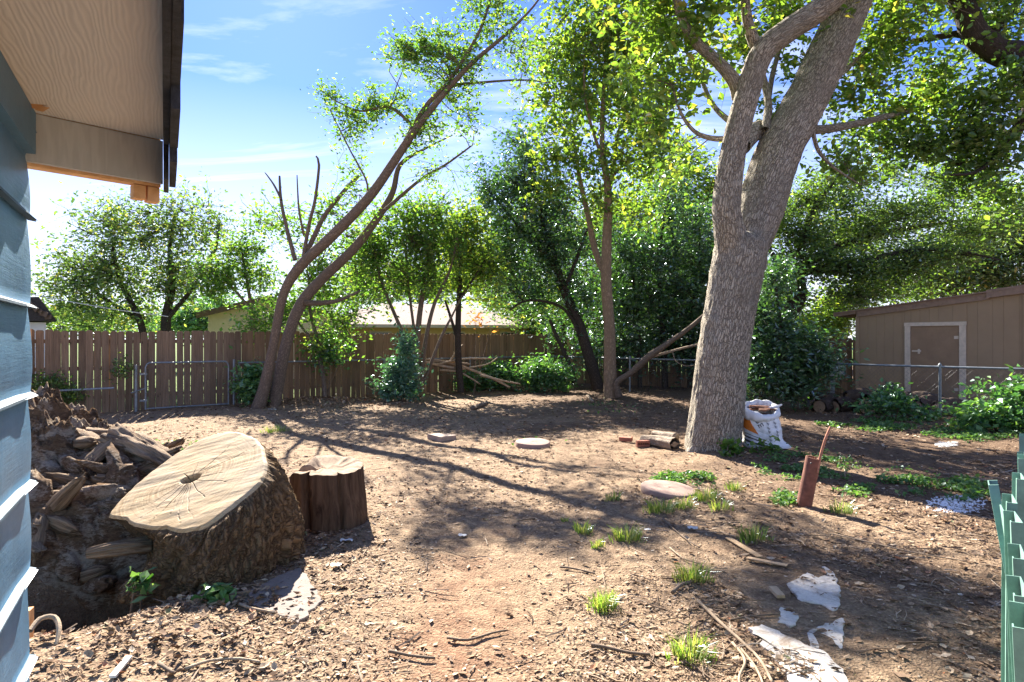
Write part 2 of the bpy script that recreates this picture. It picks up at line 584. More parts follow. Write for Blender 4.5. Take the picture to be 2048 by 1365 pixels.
def m_rotten():
    k = Mt("rotten_wood")
    v = k.co()
    n1 = k.noise(v, 2.4, 6, 0.65, 1.2)
    n2 = k.noise(k.co((5, 5, 14)), 3, 7, 0.75, 1.5)
    n3 = k.noise(v, 45, 6, 0.8)
    nz = k.n("ShaderNodeSeparateXYZ", {0: k.n("ShaderNodeNewGeometry").outputs["Normal"]}).outputs[2]
    c = k.mix(k.ramp(n2, [(0.3, 0.0), (0.7, 1.0)]), (0.05, 0.03, 0.018), (0.32, 0.20, 0.115))
    wh = k.math("ADD", k.math("MULTIPLY", n1, 1.2), k.math("MULTIPLY", n2, 0.55))
    c = k.mix(k.ramp(wh, [(0.88, 0.0), (1.06, 0.75)]), c, (0.50, 0.42, 0.33))
    c = k.mix(k.ramp(n3, [(0.3, 0.55), (0.55, 0.0)]), c, (0.05, 0.032, 0.02))
    h = k.math("ADD", k.math("MULTIPLY", n2, 1.0), k.math("MULTIPLY", n3, 0.35))
    return k.pbr(c, 0.9, k.bump(h, 1.0, 0.04), 0, 0.15)


M["rotten"] = m_rotten()


def m_fibre():
    k = Mt("rotten_fibre")
    g = k.noise(k.co((55, 3.5, 1), "UV"), 1.0, 7, 0.75, 0.6)
    n = k.noise(k.co(), 3.0, 5, 0.6)
    c = k.mix(k.ramp(g, [(0.35, 0.0), (0.62, 1.0)]), (0.07, 0.045, 0.03), (0.36, 0.255, 0.165))
    wh = k.math("ADD", g, k.math("MULTIPLY", n, 0.9))
    c = k.mix(k.ramp(wh, [(1.0, 0.0), (1.25, 0.85)]), c, (0.52, 0.47, 0.41))
    return k.pbr(c, 0.9, k.bump(g, 1.0, 0.03), 0, 0.15)


M["rotten_fibre"] = m_fibre()


def m_oldwood(name, a, b, sv=(60, 60, 1.5), bump=0.5):
    k = Mt(name)
    oi = k.n("ShaderNodeObjectInfo").outputs["Random"]
    v = k.co(sv)
    off = k.n("ShaderNodeVectorMath", {0: v, 1: k.n("ShaderNodeCombineXYZ", {0: k.math("MULTIPLY", oi, 37.0), 2: k.math("MULTIPLY", oi, 11.0)}).outputs[0]}, operation="ADD").outputs[0]
    g = k.noise(off, 1.0, 6, 0.65, 0.8)
    kn = k.n("ShaderNodeTexVoronoi", {"Vector": k.n("ShaderNodeVectorMath", {0: k.co((7, 7, 2.6)), 1: k.n("ShaderNodeCombineXYZ", {0: k.math("MULTIPLY", oi, 91.0), 2: k.math("MULTIPLY", oi, 55.0)}).outputs[0]}, operation="ADD").outputs[0], "Scale": 1.0}).outputs["Distance"]
    c = k.mix(k.ramp(g, [(0.3, 0.0), (0.7, 1.0)]), a, b)
    c = k.mix(k.ramp(kn, [(0.06, 0.75), (0.13, 0.0)]), c, tuple(x * 0.35 for x in a))
    br = k.math("MULTIPLY_ADD", oi, 0.55); k.t.nodes[-1].inputs[2].default_value = 0.72
    c = k.n("ShaderNodeVectorMath", {0: c, 1: k.n("ShaderNodeCombineXYZ", {0: br, 1: br, 2: br}).outputs[0]}, operation="MULTIPLY").outputs[0]
    return k.pbr(c, 0.9, k.bump(g, bump, 0.01), 0, 0.15)


M["picket_grey"] = m_oldwood("picket_grey", (0.115, 0.076, 0.05), (0.26, 0.182, 0.12))
M["picket_brown"] = m_oldwood("picket_brown", (0.155, 0.095, 0.055), (0.32, 0.205, 0.12))
M["old_stump"] = m_oldwood("old_stump_wood", (0.045, 0.024, 0.014), (0.21, 0.125, 0.075), (24, 24, 2), 1.0)
M["pine"] = m_oldwood("raw_pine", (0.52, 0.27, 0.12), (0.70, 0.42, 0.21), (18, 18, 18), 0.2)
M["lath"] = m_oldwood("pale_lath", (0.36, 0.24, 0.14), (0.56, 0.40, 0.25), (10, 10, 10), 0.3)


def m_siding(name, c, rough=0.42):
    k = Mt(name)
    v = k.co()
    n = k.noise(v, 5, 6, 0.7)
    sc = k.noise(k.co((2, 2, 40)), 3, 5, 0.7)
    dirt = k.ramp(k.noise(v, 22, 5, 0.8), [(0.62, 0.0), (0.75, 0.5)])
    cc = k.mix(k.ramp(n, [(0.35, 0.0), (0.7, 1.0)]), tuple(x * 0.8 for x in c), tuple(min(1, x * 1.18) for x in c))
    cc = k.mix(dirt, cc, tuple(x * 0.45 + 0.1 for x in c))
    return k.pbr(cc, rough, k.bump(k.math("ADD", n, k.math("MULTIPLY", sc, 0.4)), 0.25, 0.012), 0.0, 0.5)


M["blue"] = m_siding("blue_siding_paint", (0.065, 0.17, 0.285))
M["blue_lip"] = m_siding("blue_siding_lip", (0.055, 0.115, 0.17), 0.75)
M["green"] = m_plain("green_panel_paint", (0.17, 0.31, 0.255), 0.6, 0.22, 14, 0.2, 0.002, 0, 0.4)


def m_grainboard(name, c, sc=(4.0, 38, 38)):
    """Painted board pressed with a wood grain (flowing ridges along local x)."""
    k = Mt(name)
    v = k.co()
    d = k.noise(k.co((1.6, 9, 9)), 1.6, 3, 0.5)
    wv = k.n("ShaderNodeTexWave", {"Vector": k.n("ShaderNodeVectorMath", {0: k.co((0.8, 34, 34)), 1: k.n("ShaderNodeCombineXYZ", {1: k.math("MULTIPLY", d, 2.2)}).outputs[0]}, operation="ADD").outputs[0],
                                   "Scale": 1.0, "Distortion": 2.2, "Detail": 3.0, "Detail Scale": 1.2}, bands_direction="Y").outputs["Fac"]
    n = k.noise(k.co((4, 60, 60)), 3, 5, 0.7)
    spots = k.ramp(k.noise(v, 9, 2), [(0.74, 0.0), (0.78, 0.35)])
    cc = k.mix(k.ramp(wv, [(0.0, 0.0), (1.0, 1.0)]), tuple(x * 0.93 for x in c), tuple(x * 1.04 for x in c))
    cc = k.mix(spots, cc, tuple(x * 0.5 for x in c))
    return k.pbr(cc, 0.6, k.bump(k.math("ADD", wv, k.math("MULTIPLY", n, 0.6)), 0.22, 0.005), 0, 0.25)


M["soffit"] = m_grainboard("soffit_board", (0.61, 0.57, 0.525))
M["end_board"] = m_grainboard("eave_end_board", (0.50, 0.50, 0.49))
M["shingle"] = m_plain("shingle_dark", (0.06, 0.062, 0.07), 0.95, 0.4, 40, 0.8)
M["galv"] = m_plain("galvanised_steel", (0.20, 0.225, 0.245), 0.5, 0.25, 10, 0.15, 0.004, 0.4, 0.5)
M["wire"] = m_plain("fence_wire", (0.10, 0.105, 0.11), 0.6, 0.2, 10, 0.1, 0.004, 0.5, 0.5)
M["rust"] = m_plain("rusted_iron", (0.20, 0.085, 0.058), 0.85, 0.35, 14, 0.5, 0.006)
M["rust_rod"] = m_plain("rusted_rod", (0.42, 0.19, 0.12), 0.85, 0.3, 14, 0.4, 0.006)
M["paver"] = m_plain("concrete_paver", (0.30, 0.205, 0.165), 0.9, 0.18, 9, 0.35, 0.006)
M["wedge"] = m_plain("sandstone_wedge", (0.36, 0.27, 0.21), 0.9, 0.2, 9, 0.4)
M["brick"] = m_plain("fired_brick", (0.35, 0.135, 0.085), 0.9, 0.25, 16, 0.5, 0.006)
M["flag"] = m_plain("flagstone_grey", (0.20, 0.16, 0.135), 0.85, 0.25, 7, 0.6, 0.012)
M["log"] = m_bark("dead_log_bark", (0.13, 0.095, 0.07), (0.42, 0.34, 0.26), 8, 2, 0.7, 0.015)
M["pile_log"] = m_bark("pile_log_bark", (0.05, 0.035, 0.027), (0.17, 0.125, 0.095), 8, 2, 0.8, 0.015)
M["log_end"] = m_plain("sawn_log_end", (0.27, 0.19, 0.125), 0.9, 0.3, 20, 0.5)
M["shed"] = m_plain("shed_panel_paint", (0.33, 0.235, 0.15), 0.85, 0.06, 3, 0.1)
M["shed_door"] = m_plain("shed_door_paint", (0.29, 0.195, 0.125), 0.8, 0.12, 4, 0.2)
M["shed_roof"] = m_plain("shed_roof_edge", (0.27, 0.185, 0.14), 0.85, 0.2, 10)
M["trim"] = m_plain("door_trim_paint", (0.62, 0.52, 0.42), 0.7, 0.15, 12, 0.3)
M["dark_roof"] = m_plain("dark_roofing", (0.05, 0.045, 0.045), 0.95, 0.4, 20)
M["cream"] = m_plain("cream_siding", (0.58, 0.50, 0.36), 0.8, 0.08, 5, 0.1)
M["yellow"] = m_plain("yellow_siding", (0.58, 0.41, 0.18), 0.8, 0.08, 5, 0.1)
M["brown_trim"] = m_plain("brown_trim", (0.14, 0.095, 0.07), 0.8, 0.15, 5, 0.1)
M["far_roof"] = m_plain("asphalt_roof", (0.30, 0.235, 0.20), 0.95, 0.3, 14, 0.6, 0.02)
M["pale_wall"] = m_plain("pale_wall", (0.62, 0.64, 0.66), 0.8, 0.06, 5, 0.1)
M["glass"] = m_plain("window_glass", (0.03, 0.035, 0.04), 0.1, 0.1, 2, 0.0, 0.001, 0, 0.6)
M["box"] = m_plain("utility_box_paint", (0.26, 0.255, 0.235), 0.6, 0.1, 8, 0.1)
M["white_post"] = m_plain("white_post_paint", (0.68, 0.66, 0.62), 0.6, 0.1, 9, 0.2)
M["perlite"] = m_plain("perlite_white", (0.80, 0.80, 0.80), 0.9, 0.08, 60, 0.3)
M["bagwhite"] = m_plain("bag_plastic_white", (0.74, 0.745, 0.74), 0.42, 0.06, 9, 0.35, 0.012, 0, 0.5)
M["bagorange"] = m_plain("bag_print_orange", (0.72, 0.20, 0.025), 0.42, 0.15, 9, 0.3, 0.01, 0, 0.5)
M["bagblack"] = m_plain("bag_print_black", (0.045, 0.045, 0.05), 0.45, 0.2, 9, 0.3, 0.01, 0, 0.5)
M["barkchunk"] = m_plain("bark_chunk", (0.24, 0.115, 0.07), 0.9, 0.4, 18, 0.8, 0.012)
M["paperlitter"] = m_plain("pale_litter", (0.62, 0.60, 0.56), 0.7, 0.1, 20, 0.2)


def m_limestone():
    k = Mt("pale_slab")
    v = k.co()
    n = k.noise(v, 5, 7, 0.72, 0.6)
    f = k.noise(v, 60, 5, 0.8)
    c = k.mix(k.ramp(f, [(0.3, 0.0), (0.7, 1.0)]), (0.52, 0.46, 0.39), (0.72, 0.67, 0.60))
    c = k.mix(k.ramp(n, [(0.50, 0.0), (0.66, 0.85)]), c, (0.26, 0.185, 0.125))
    return k.pbr(c, 0.9, k.bump(f, 0.4, 0.01), 0, 0.2)


M["slab"] = m_limestone()


def m_litter(name, stops, rough=0.85, trans=0.0):
    k = Mt(name)
    g = k.n("ShaderNodeNewGeometry")
    col = k.ramp(g.outputs["Random Per Island"], stops)
    col = k.mix(k.ramp(k.noise(k.co(), 60, 4, 0.7), [(0.35, 0.45), (0.6, 0.0)]), col, (0.12, 0.08, 0.05))
    return k.pbr(col, rough, None, 0, 0.25)


M["chips"] = m_litter("wood_chip_litter", [(0.0, (0.13, 0.08, 0.05)), (0.35, (0.24, 0.155, 0.097)), (0.65, (0.36, 0.245, 0.155)), (0.9, (0.50, 0.37, 0.25)), (1.0, (0.66, 0.56, 0.44))])
M["deadleaf"] = m_litter("dead_leaf_litter", [(0.0, (0.10, 0.055, 0.03)), (0.4, (0.22, 0.13, 0.072)), (0.7, (0.37, 0.245, 0.145)), (0.92, (0.54, 0.42, 0.29)), (0.97, (0.42, 0.14, 0.05)), (1.0, (0.20, 0.24, 0.12))])
M["twiglitter"] = m_litter("twig_litter", [(0.0, (0.10, 0.065, 0.045)), (0.5, (0.27, 0.19, 0.125)), (1.0, (0.48, 0.38, 0.28))])
M["grass"] = m_leaf("grass_blade", [(0.0, (0.10, 0.17, 0.04)), (0.6, (0.20, 0.27, 0.07)), (0.8, (0.38, 0.36, 0.15)), (1.0, (0.46, 0.38, 0.20))], 0.4, 0.05)
M["cover"] = m_leaf("ground_cover_leaf", [(0.0, (0.05, 0.12, 0.03)), (0.6, (0.10, 0.20, 0.055)), (1.0, (0.20, 0.28, 0.12))], 0.35, 0.06)

LEAF = {
    "oak": m_leaf("oak_leaf", [(0.0, (0.08, 0.14, 0.03)), (0.6, (0.15, 0.23, 0.045)), (0.93, (0.26, 0.30, 0.06)), (1.0, (0.38, 0.28, 0.08))], 0.58, 0.06),
    "oakdark": m_leaf("oak_leaf_dark", [(0.0, (0.06, 0.115, 0.028)), (0.7, (0.125, 0.20, 0.045)), (1.0, (0.22, 0.27, 0.07))], 0.52, 0.08),
    "lime": m_leaf("yellow_green_leaf", [(0.0, (0.075, 0.14, 0.03)), (0.6, (0.145, 0.22, 0.04)), (0.93, (0.25, 0.30, 0.06)), (1.0, (0.42, 0.38, 0.08))], 0.58, 0.06),
    "yellow": m_leaf("autumn_yellow_leaf", [(0.0, (0.20, 0.26, 0.04)), (0.6, (0.36, 0.38, 0.06)), (1.0, (0.58, 0.48, 0.10))], 0.5, 0.04),
    "dark": m_leaf("dark_glossy_leaf", [(0.0, (0.03, 0.075, 0.026)), (0.7, (0.065, 0.145, 0.045)), (1.0, (0.14, 0.24, 0.07))], 0.45, 0.18, 0.3),
    "feather": m_leaf("feathery_leaf", [(0.0, (0.06, 0.135, 0.03)), (0.7, (0.125, 0.22, 0.05)), (1.0, (0.27, 0.32, 0.08))], 0.55, 0.05),
    "olive": m_leaf("olive_green_leaf", [(0.0, (0.060, 0.112, 0.038)), (0.7, (0.128, 0.195, 0.060)), (0.93, (0.255, 0.285, 0.090)), (1.0, (0.540, 0.405, 0.120))], 0.5, 0.09),
    "shrub": m_leaf("shrub_leaf", [(0.0, (0.045, 0.128, 0.045)), (0.7, (0.105, 0.225, 0.068)), (1.0, (0.225, 0.360, 0.090))], 0.38, 0.12),
    "blue": m_leaf("blue_green_leaf", [(0.0, (0.045, 0.120, 0.075)), (0.7, (0.083, 0.188, 0.120)), (1.0, (0.150, 0.270, 0.150))], 0.3, 0.14),
    "rustleaf": m_leaf("rust_red_leaf", [(0.0, (0.30, 0.09, 0.03)), (1.0, (0.48, 0.20, 0.08))], 0.4, 0.04),
}


# ------------------------------------------------------------------ the ground: one sheet
def gh(x, y):
    """Ground height."""
    x = np.asarray(x, float); y = np.asarray(y, float)
    near = np.exp(-np.maximum(0, np.hypot(x, y) - 20) / 10)
    h = (fbm(x * 0.45, y * 0.45, o=2, seed=3) - 0.5) * 0.09 * sstep(1.5, 6, y)
    h = h + (fbm(x * 2.3, y * 2.3, o=3, seed=9) - 0.5) * 0.045
    h = h + (fbm(x * 11, y * 11, o=2, seed=19) - 0.5) * 0.024
    h = h * near
    # leaf heap under the leaning trees, root flare rise round the big trunk
    h = h + 0.13 * np.exp(-(((x + 4.9) / 1.3) ** 2 + ((y - 16.2) / 0.8) ** 2))
    h = h + 0.07 * np.exp(-(((x - 2.9) / 0.9) ** 2 + ((y - 9.1) / 0.9) ** 2))
    # the pit beside the stump
    q = ((x + 2.82) / 0.52) ** 2 + ((y - 4.1) / 0.50) ** 2
    h = h - 0.62 * np.exp(-q * q * 0.9)
    return h


gx = np.concatenate([-np.geomspace(500, 6.3, 56), np.linspace(-6.2, 6.2, 300), np.geomspace(6.3, 500, 56)])
gy = np.concatenate([-np.geomspace(300, 1.0, 26), np.linspace(-0.8, 1.9, 16), np.linspace(2.0, 8.0, 210), np.geomspace(8.04, 26, 150), np.geomspace(26.5, 900, 46)])
GX, GY = np.meshgrid(gx, gy)
GZ = gh(GX, GY)
nx_, ny_ = len(gx), len(gy)
i_, j_ = np.meshgrid(np.arange(ny_ - 1), np.arange(nx_ - 1), indexing="ij")
a_ = (i_ * nx_ + j_).ravel()
B().add(np.stack([GX, GY, GZ], -1).reshape(-1, 3), np.c_[a_, a_ + 1, a_ + nx_ + 1, a_ + nx_]).build("ground", M["ground"], None, True, "structure")


def gz(x, y):
    return float(gh(np.array([x]), np.array([y]))[0])


def GP(px, py):
    p = G(px, py)
    p[2] = gz(p[0], p[1])
    return p


# ------------------------------------------------------------------ the blue house at the left
WC = np.array([-1.25, 1.6]); WU = np.array([-0.485, 0.874]); WNn = np.array([0.874, 0.485])
HM = frame((WC[0], WC[1], 0), (WU[0], WU[1], 0), None)          # local x along the wall (away), local y = left of it
# local y points to -n (left of direction): n-offset = -y
house = thing("blue_house", (WC[0], WC[1], 0), "blue lap sided house corner with beige soffit close at the left edge", "house")


def hb(b, u0, u1, n0, n1, z0, z1):
    return b.box(u0, u1, -n1, -n0, z0, z1, HM)


b = B(); hb(b, -7, -0.02, -5.0, -0.004, -0.3, 2.30); b.build("wall", M["blue"], house)
laps = [1.92 - 0.2265 * i for i in range(-1, 9)]
for i, zb in enumerate(laps):
    zt = min(zb + 0.245, 2.075)
    bulge = [0.016, 0.010, 0.016, 0.020, 0.012, 0.014, 0.010, 0.012, 0.014, 0.012][i]
    prof = []
    for q in np.linspace(0, 1, 9):
        prof.append((0.003 + 0.55 * bulge * math.sin(q * math.pi * 0.92) ** 1.0 * (0.5 + 0.5 * q), zt + (zb - zt) * q))
    last = prof[-1]
    prof += [(last[0] + 0.004, zb - 0.003), (0.022, zb - 0.008)]
    us = np.concatenate([np.linspace(-7, -2.4, 6), np.linspace(-2.2, -0.3, 16), np.linspace(-0.25, 0.012, 10)])
    V = []
    for u in us:
        dent = 0.006 * (fbm(np.array([u * 3.2]), np.array([i * 7.3]), o=2, seed=31)[0] - 0.5) * 2
        flare = 0.012 * sstep(-0.2, 0.01, u)
        for (nn, z) in prof:
            f = (zt - z) / (zt - zb + 1e-6)
            V.append((u, -(nn + dent * math.sin(min(1, f) * 3.0) + flare * f * 0.5), z))
    V = np.array(V); m = len(prof)
    ii, jj = np.meshgrid(np.arange(len(us) - 1), np.arange(m - 1), indexing="ij")
    a = (ii * m + jj).ravel()
    Vb = V.copy(); Vb[:, 1] += 0.002
    b = B()
    b.add(xf(HM, V), np.c_[a, a + m, a + m + 1, a + 1])
    o = b.build("siding_board", M["blue"], house, True)
    # the turned out lip along the lower edge
    b2 = B()
    uu = us
    lv = []
    for u in uu:
        k0 = last[0] + 0.002
        for (nn, z) in ((k0, zb + 0.004), (0.0235, zb - 0.004), (0.0235, zb - 0.010), (k0, zb - 0.008)):
            lv.append((u + (0.006 if nn > 0.022 else 0), -nn, z))
    lv = np.array(lv)
    ii, jj = np.meshgrid(np.arange(len(uu) - 1), np.arange(4), indexing="ij")
    a = (ii * 4 + jj).ravel(); c = (ii * 4 + (jj + 1) % 4).ravel()
    b2.add(xf(HM, lv), [np.c_[a, c, c + 4, a + 4], np.array([[(len(uu) - 1) * 4 + q for q in (0, 1, 2, 3)]])])
    b2.build("lip", M["blue_lip"], o)
b = B(); hb(b, -7, -0.006, -0.004, 0.026, 2.08, 2.186); b.build("frieze_board", M["blue"], house)


def local_box(name, M4, x0, x1, y0, y1, z0, z1, mat, parent, bev=0.0):
    bb = B().box(x0, x1, y0, y1, z0, z1)
    o = bb.build(name, mat, None)
    o.parent = parent
    o.matrix_parent_inverse = parent.matrix_world.inverted()
    o.matrix_basis = M4
    if bev:
        md = o.modifiers.new("bevel", "BEVEL"); md.width = bev; md.segments = 2
    return o


# soffit: one grained sheet, its far end cut skew; end board, pine core, hanging blocks, fascia, shingles
z_s = 2.19
sg = []
for fy in np.linspace(0, 1, 6):
    for fx in np.linspace(0, 1, 61):
        y_ = -0.3115 * fy
        sg.append((-7 + fx * (7 + 0.098 * fy), y_, 0.0))
sg = np.array(sg)
a = (np.arange(5)[:, None] * 61 + np.arange(60)[None]).ravel()
b = B(); b.add(np.vstack([sg, sg + (0, 0, 0.012)]), np.vstack([np.c_[a, a + 1, a + 62, a + 61], np.c_[a + 366, a + 427, a + 428, a + 367]]))
o = b.build("soffit_panel", M["soffit"], None); o.parent = house; o.matrix_parent_inverse = house.matrix_world.inverted()
o.matrix_basis = Matrix.Translation((0, 0, z_s)) @ HM
pe0 = Vector(xf(HM, [[0.0, 0.0, 0]])[0]); pe1 = Vector(xf(HM, [[0.1, -0.311, 0]])[0])
ev = (pe1 - pe0).normalized(); elen = (pe1 - pe0).length
EM = frame((pe0.x, pe0.y, 0), (0, 0, 1), (-ev.y, ev.x, 0))      # x up so the pressed grain stands upright on the board
EMb = frame((pe0.x, pe0.y, 0), ev, None)
b = B().box(2.062, 2.188, 0.0, 0.012, -elen, 0.0)
o = b.build("end_board", M["end_board"], None); o.parent = house; o.matrix_parent_inverse = house.matrix_world.inverted()
o.matrix_basis = EM
local_box("pine_strip", EMb, 0.004, elen - 0.002, 0.0135, 0.052, 2.054, 2.271, M["pine"], house)
local_box("pine_block", EMb, elen - 0.072, elen - 0.040, 0.016, 0.05, 2.012, 2.052, M["pine"], house, 0.002)
local_box("pine_block", EMb, elen - 0.036, elen - 0.004, 0.014, 0.048, 2.008, 2.052, M["pine"], house, 0.002)
b = B(); hb(b, -7, 0.112, 0.312, 0.326, 2.135, 2.27); b.build("fascia", M["shingle"], house)
b = B(); hb(b, -0.06, 0.112, 0.3125, 0.3255, 2.04, 2.1345); b.build("fascia_end", M["shingle"], house)
b = B(); b.prism([(-7, 0.4), (-7, -0.322), (0.11, -0.322), (0.0, 0.4)], 2.272, 2.30, HM); b.build("roof", M["shingle"], house)
for i in range(9):
    u1 = 0.118 - i * 0.31
    d = random.uniform(0.012, 0.02)
    b = B(); b.box(u1 - 0.305, u1, -(0.327 + d), -0.327, (2.045 if i < 1 else 2.075 if i < 2 else 2.125) + random.uniform(-0.004, 0.02), 2.285, HM)
    b.build("shingle", M["shingle"], house)
# torn splinter under the soffit at the wall
b = B()
sp = P(62, 211, 1.55)
for k in range(4):
    q = sp + np.array([0.012 * k - 0.02, 0.004 * k, random.uniform(-0.004, 0.004)])
    b.add([q + (-0.016, 0, -0.004), q + (0.002, 0.004, -0.007), q + (0.02, 0.003, 0.003), q + (-0.004, -0.004, 0.006), q + (0.0, 0.012, 0.004)], [[0, 1, 3], [1, 2, 3], [0, 4, 1], [1, 4, 2], [2, 4, 3], [3, 4, 0]])
b.build("splinter", M["pine"], house)

# ------------------------------------------------------------------ right edge: green metal panels and a pale post
gp = thing("green_panel_fence", (2.2, 2.7, 0), "row of bent green metal panels standing along the right edge", "fence")
gdir = np.array([0.632, 0.775]); gnor = np.array([0.775, -0.632])
specs = [(1.28, 0.0, 2020, 2), (1.52, 0.0, 2022, 5), (1.77, 0.0, 2020, 3), (2.01, 0.0, 2017, 6), (2.24, 0.02, 2008, 7), (2.62, 0.0, 2028, 4), (3.09, 0, 2031, 2), (3.36, 0, 2033, 5), (4.0, 0, 2033, 2)]
for (Y, dz, pxl, rot) in specs:
    p = P(pxl + 5, 700, Y); ztop = 1.0 + dz + random.uniform(-0.025, 0.025); tl = random.uniform(-0.05, 0.03)
    r = math.radians(rot + random.uniform(-2, 2))
    ex = np.array([gdir[0] * math.cos(r) - gdir[1] * math.sin(r), gdir[0] * math.sin(r) + gdir[1] * math.cos(r), 0])
    Mx = frame((p[0], p[1], 0), ex, None, (0, 0, 1)) @ Matrix.Translation((0, 0, 1.0)) @ Matrix.Rotation(tl, 4, "X") @ Matrix.Translation((0, 0, -1.0))
    b = B()
    # a shallow folded channel: front web, two flanges, return lips
    for (x0, x1, y0, y1) in ((0.0, 0.16, -0.031, -0.028), (0.0, 0.003, -0.028, 0.0), (0.157, 0.16, -0.028, 0.0), (0.003, 0.02, -0.003, 0.0)):
        b.box(x0, x1, y0, y1, -0.05, ztop, Mx)
    b.build("panel", M["green"], gp)
b = B()
pa, pb = P(1978, 970, 2.45), P(2026, 1225, 2.25)
pb2 = pa + (pb - pa) * 1.9
axis = Vector(pb2 - pa).normalized()
Ml = frame(pa, axis, Vector((0.55, 0.83, 0.2)).normalized())
L = np.linalg.norm(pb2 - pa)
b.box(0, L, 0, 0.05, -0.002, 0.002, Ml); b.box(0, L, 0.0, 0.003, 0.002, 0.03, Ml); b.box(0.0, L, 0.047, 0.05, 0.002, 0.03, Ml)
o = b.build("panel", M["green"], gp); o["label"] = "loose green strip leaning out to the left"
b = B()
pa, pb = P(2007, 1022, 2.2), P(2030, 1180, 2.1)
Ml = frame(pa, Vector(pb - pa), Vector((0.5, 0.85, 0.1)).normalized())
b.box(0, 0.5, 0, 0.07, -0.002, 0.002, Ml); b.box(0, 0.5, 0.0, 0.003, 0.002, 0.03, Ml)
b.build("panel", M["green"], gp)
post = thing("corner_post", (0.78, 0.92, 0), "pale painted post at the extreme right edge in front of green panels", "post")
local_box("post", frame((0.765, 0.925, 0), (0.63, 0.77, 0)), 0, 0.12, -0.10, -0.012, -0.05, 3.0, M["white_post"], post, 0.006)

# ------------------------------------------------------------------ timber fence
def t_of(px, A=FA, D=FD):
    k = (px - 1024) / F_PX
    return (k * A[1] - A[0]) / (D[0] - D[1] * k)


def fpt(t, off=0.0, A=FA, D=FD, N=FN):
    p = A + D * t + N * off
    return p


pick = []
for v in range(6):
    wv = [0.138, 0.140, 0.139, 0.141, 0.1385, 0.140][v]; c = 0.024 + 0.006 * (v % 3)
    hh = 1.83 + [0, 0.006, -0.01, 0.012, -0.006, 0.003][v]
    pts = [(-wv / 2, -0.06), (wv / 2, -0.06), (wv / 2, hh - c), (wv / 2 - c, hh), (-wv / 2 + c, hh), (-wv / 2, hh - c)]
    me = {}
    for mk in ("picket_grey", "picket_brown"):
        bb = B()
        pp = np.array([(x, 0.0, z) for x, z in pts] + [(x, 0.017, z) for x, z in pts])
        bb.add(pp, [np.array([[i, (i + 1) % 6, 6 + (i + 1) % 6, 6 + i] for i in range(6)]), np.array([[5, 4, 3, 2, 1, 0], [6, 7, 8, 9, 10, 11]])])
        me[mk] = bb.mesh("picket", M[mk])
    pick.append(me)


def picket_fence(name, label, t0, t1, A, D, N, mats, top=0.0, gap=(0.003, 0.012), posts=True):
    root = thing(name, (*(A + D * (t0 + t1) / 2), 0), label, "fence")
    ang = math.atan2(D[1], D[0])
    t = t0
    k = 0
    while t < t1:
        p = A + D * t
        mk = mats(t)
        zz = gz(p[0], p[1]) * 0.6 + random.uniform(-0.012, 0.012) + top
        Mx = Matrix.Translation((p[0], p[1], zz)) @ Matrix.Rotation(ang, 4, "Z") @ Matrix.Rotation(random.uniform(-0.009, 0.009), 4, "Y") @ Matrix.Rotation(random.uniform(-0.01, 0.01), 4, "X")
        inst("picket", random.choice(pick)[mk], root, Mx)
        g = random.uniform(*gap)
        if random.random() < 0.08: g += 0.012
        t += 0.14 + g
        k += 1
    Mf = frame((A[0], A[1], 0), (D[0], D[1], 0))
    for z in (0.30, 0.95, 1.55):
        bb = B(); bb.box(t0 - 0.05, t1, 0.02, 0.058, z, z + 0.085, Mf); bb.build("rail", M[mats((t0 + t1) / 2)], root)
    if posts:
        t = t0 + 0.6
        while t < t1:
            bb = B(); bb.box(t - 0.045, t + 0.045, 0.06, 0.15, -0.1, 1.74, Mf); bb.build("fence_post", M[mats(t)], root)
            t += 2.4
    return root


T1 = t_of(1135)
wf = picket_fence("picket_fence", "weathered dog eared timber fence across the back left of the yard", -1.6, T1, FA, FD, FN,
                  lambda t: "picket_grey" if t < t_of(480) else "picket_brown")
p = P(56, 715, 13.05)
bb = B(); Mf = frame((p[0], p[1], 0), (FD[0], FD[1], 0)); bb.box(-0.055, 0.055, -0.05, -0.012, -0.05, 1.86, Mf)
o = bb.build("fresh_board", M["pine"], wf); o["label"] = "new orange pine board at the left end"
# second, darker fence behind the shrubs running to the shed
A2 = P(1130, 700, 24.0)[:2]; E2 = P(1722, 700, 18.6)[:2]
D2 = (E2 - A2) / np.linalg.norm(E2 - A2); N2 = np.array([D2[1], -D2[0]])
picket_fence("picket_fence", "dark timber fence behind the dense shrubs beside the brown shed", 0, float(np.linalg.norm(E2 - A2)), A2, D2, N2, lambda t: "picket_brown", -0.15)


# ------------------------------------------------------------------ chain link
def pipe(b, a, c, r=0.021, sides=10):
    tube(b, [a, c], [r, r], sides, 10, smoothp=False, cap=True, cap0=True)


def v3(p, z):
    return np.array([p[0], p[1], z])


def wire_mesh(b, p0, p1, z0, z1, pitch=0.062, r=0.0016):
    p0 = np.asarray(p0); p1 = np.asarray(p1)
    L = np.linalg.norm(p1 - p0); D = (p1 - p0) / L; H = z1 - z0
    A_, C_ = [], []
    s = -H
    while s < L:
        for sg in (1, -1):
            if sg == 1:
                u0, h0, u1, h1 = s, 0, s + H, H
            else:
                u0, h0, u1, h1 = s, H, s + H, 0
            if u0 < 0:
                h0 += sg * (0 - u0); u0 = 0
            if u1 > L:
                h1 -= sg * (u1 - L); u1 = L
            if u1 - u0 > 0.02:
                A_.append(v3(p0 + D * u0, z0 + h0)); C_.append(v3(p0 + D * u1, z0 + h1))
        s += pitch * 1.42
    Pk = np.stack([np.array(A_), np.array(C_)], 1)
    twigs(b, Pk, np.full((len(A_), 2), r), 3)


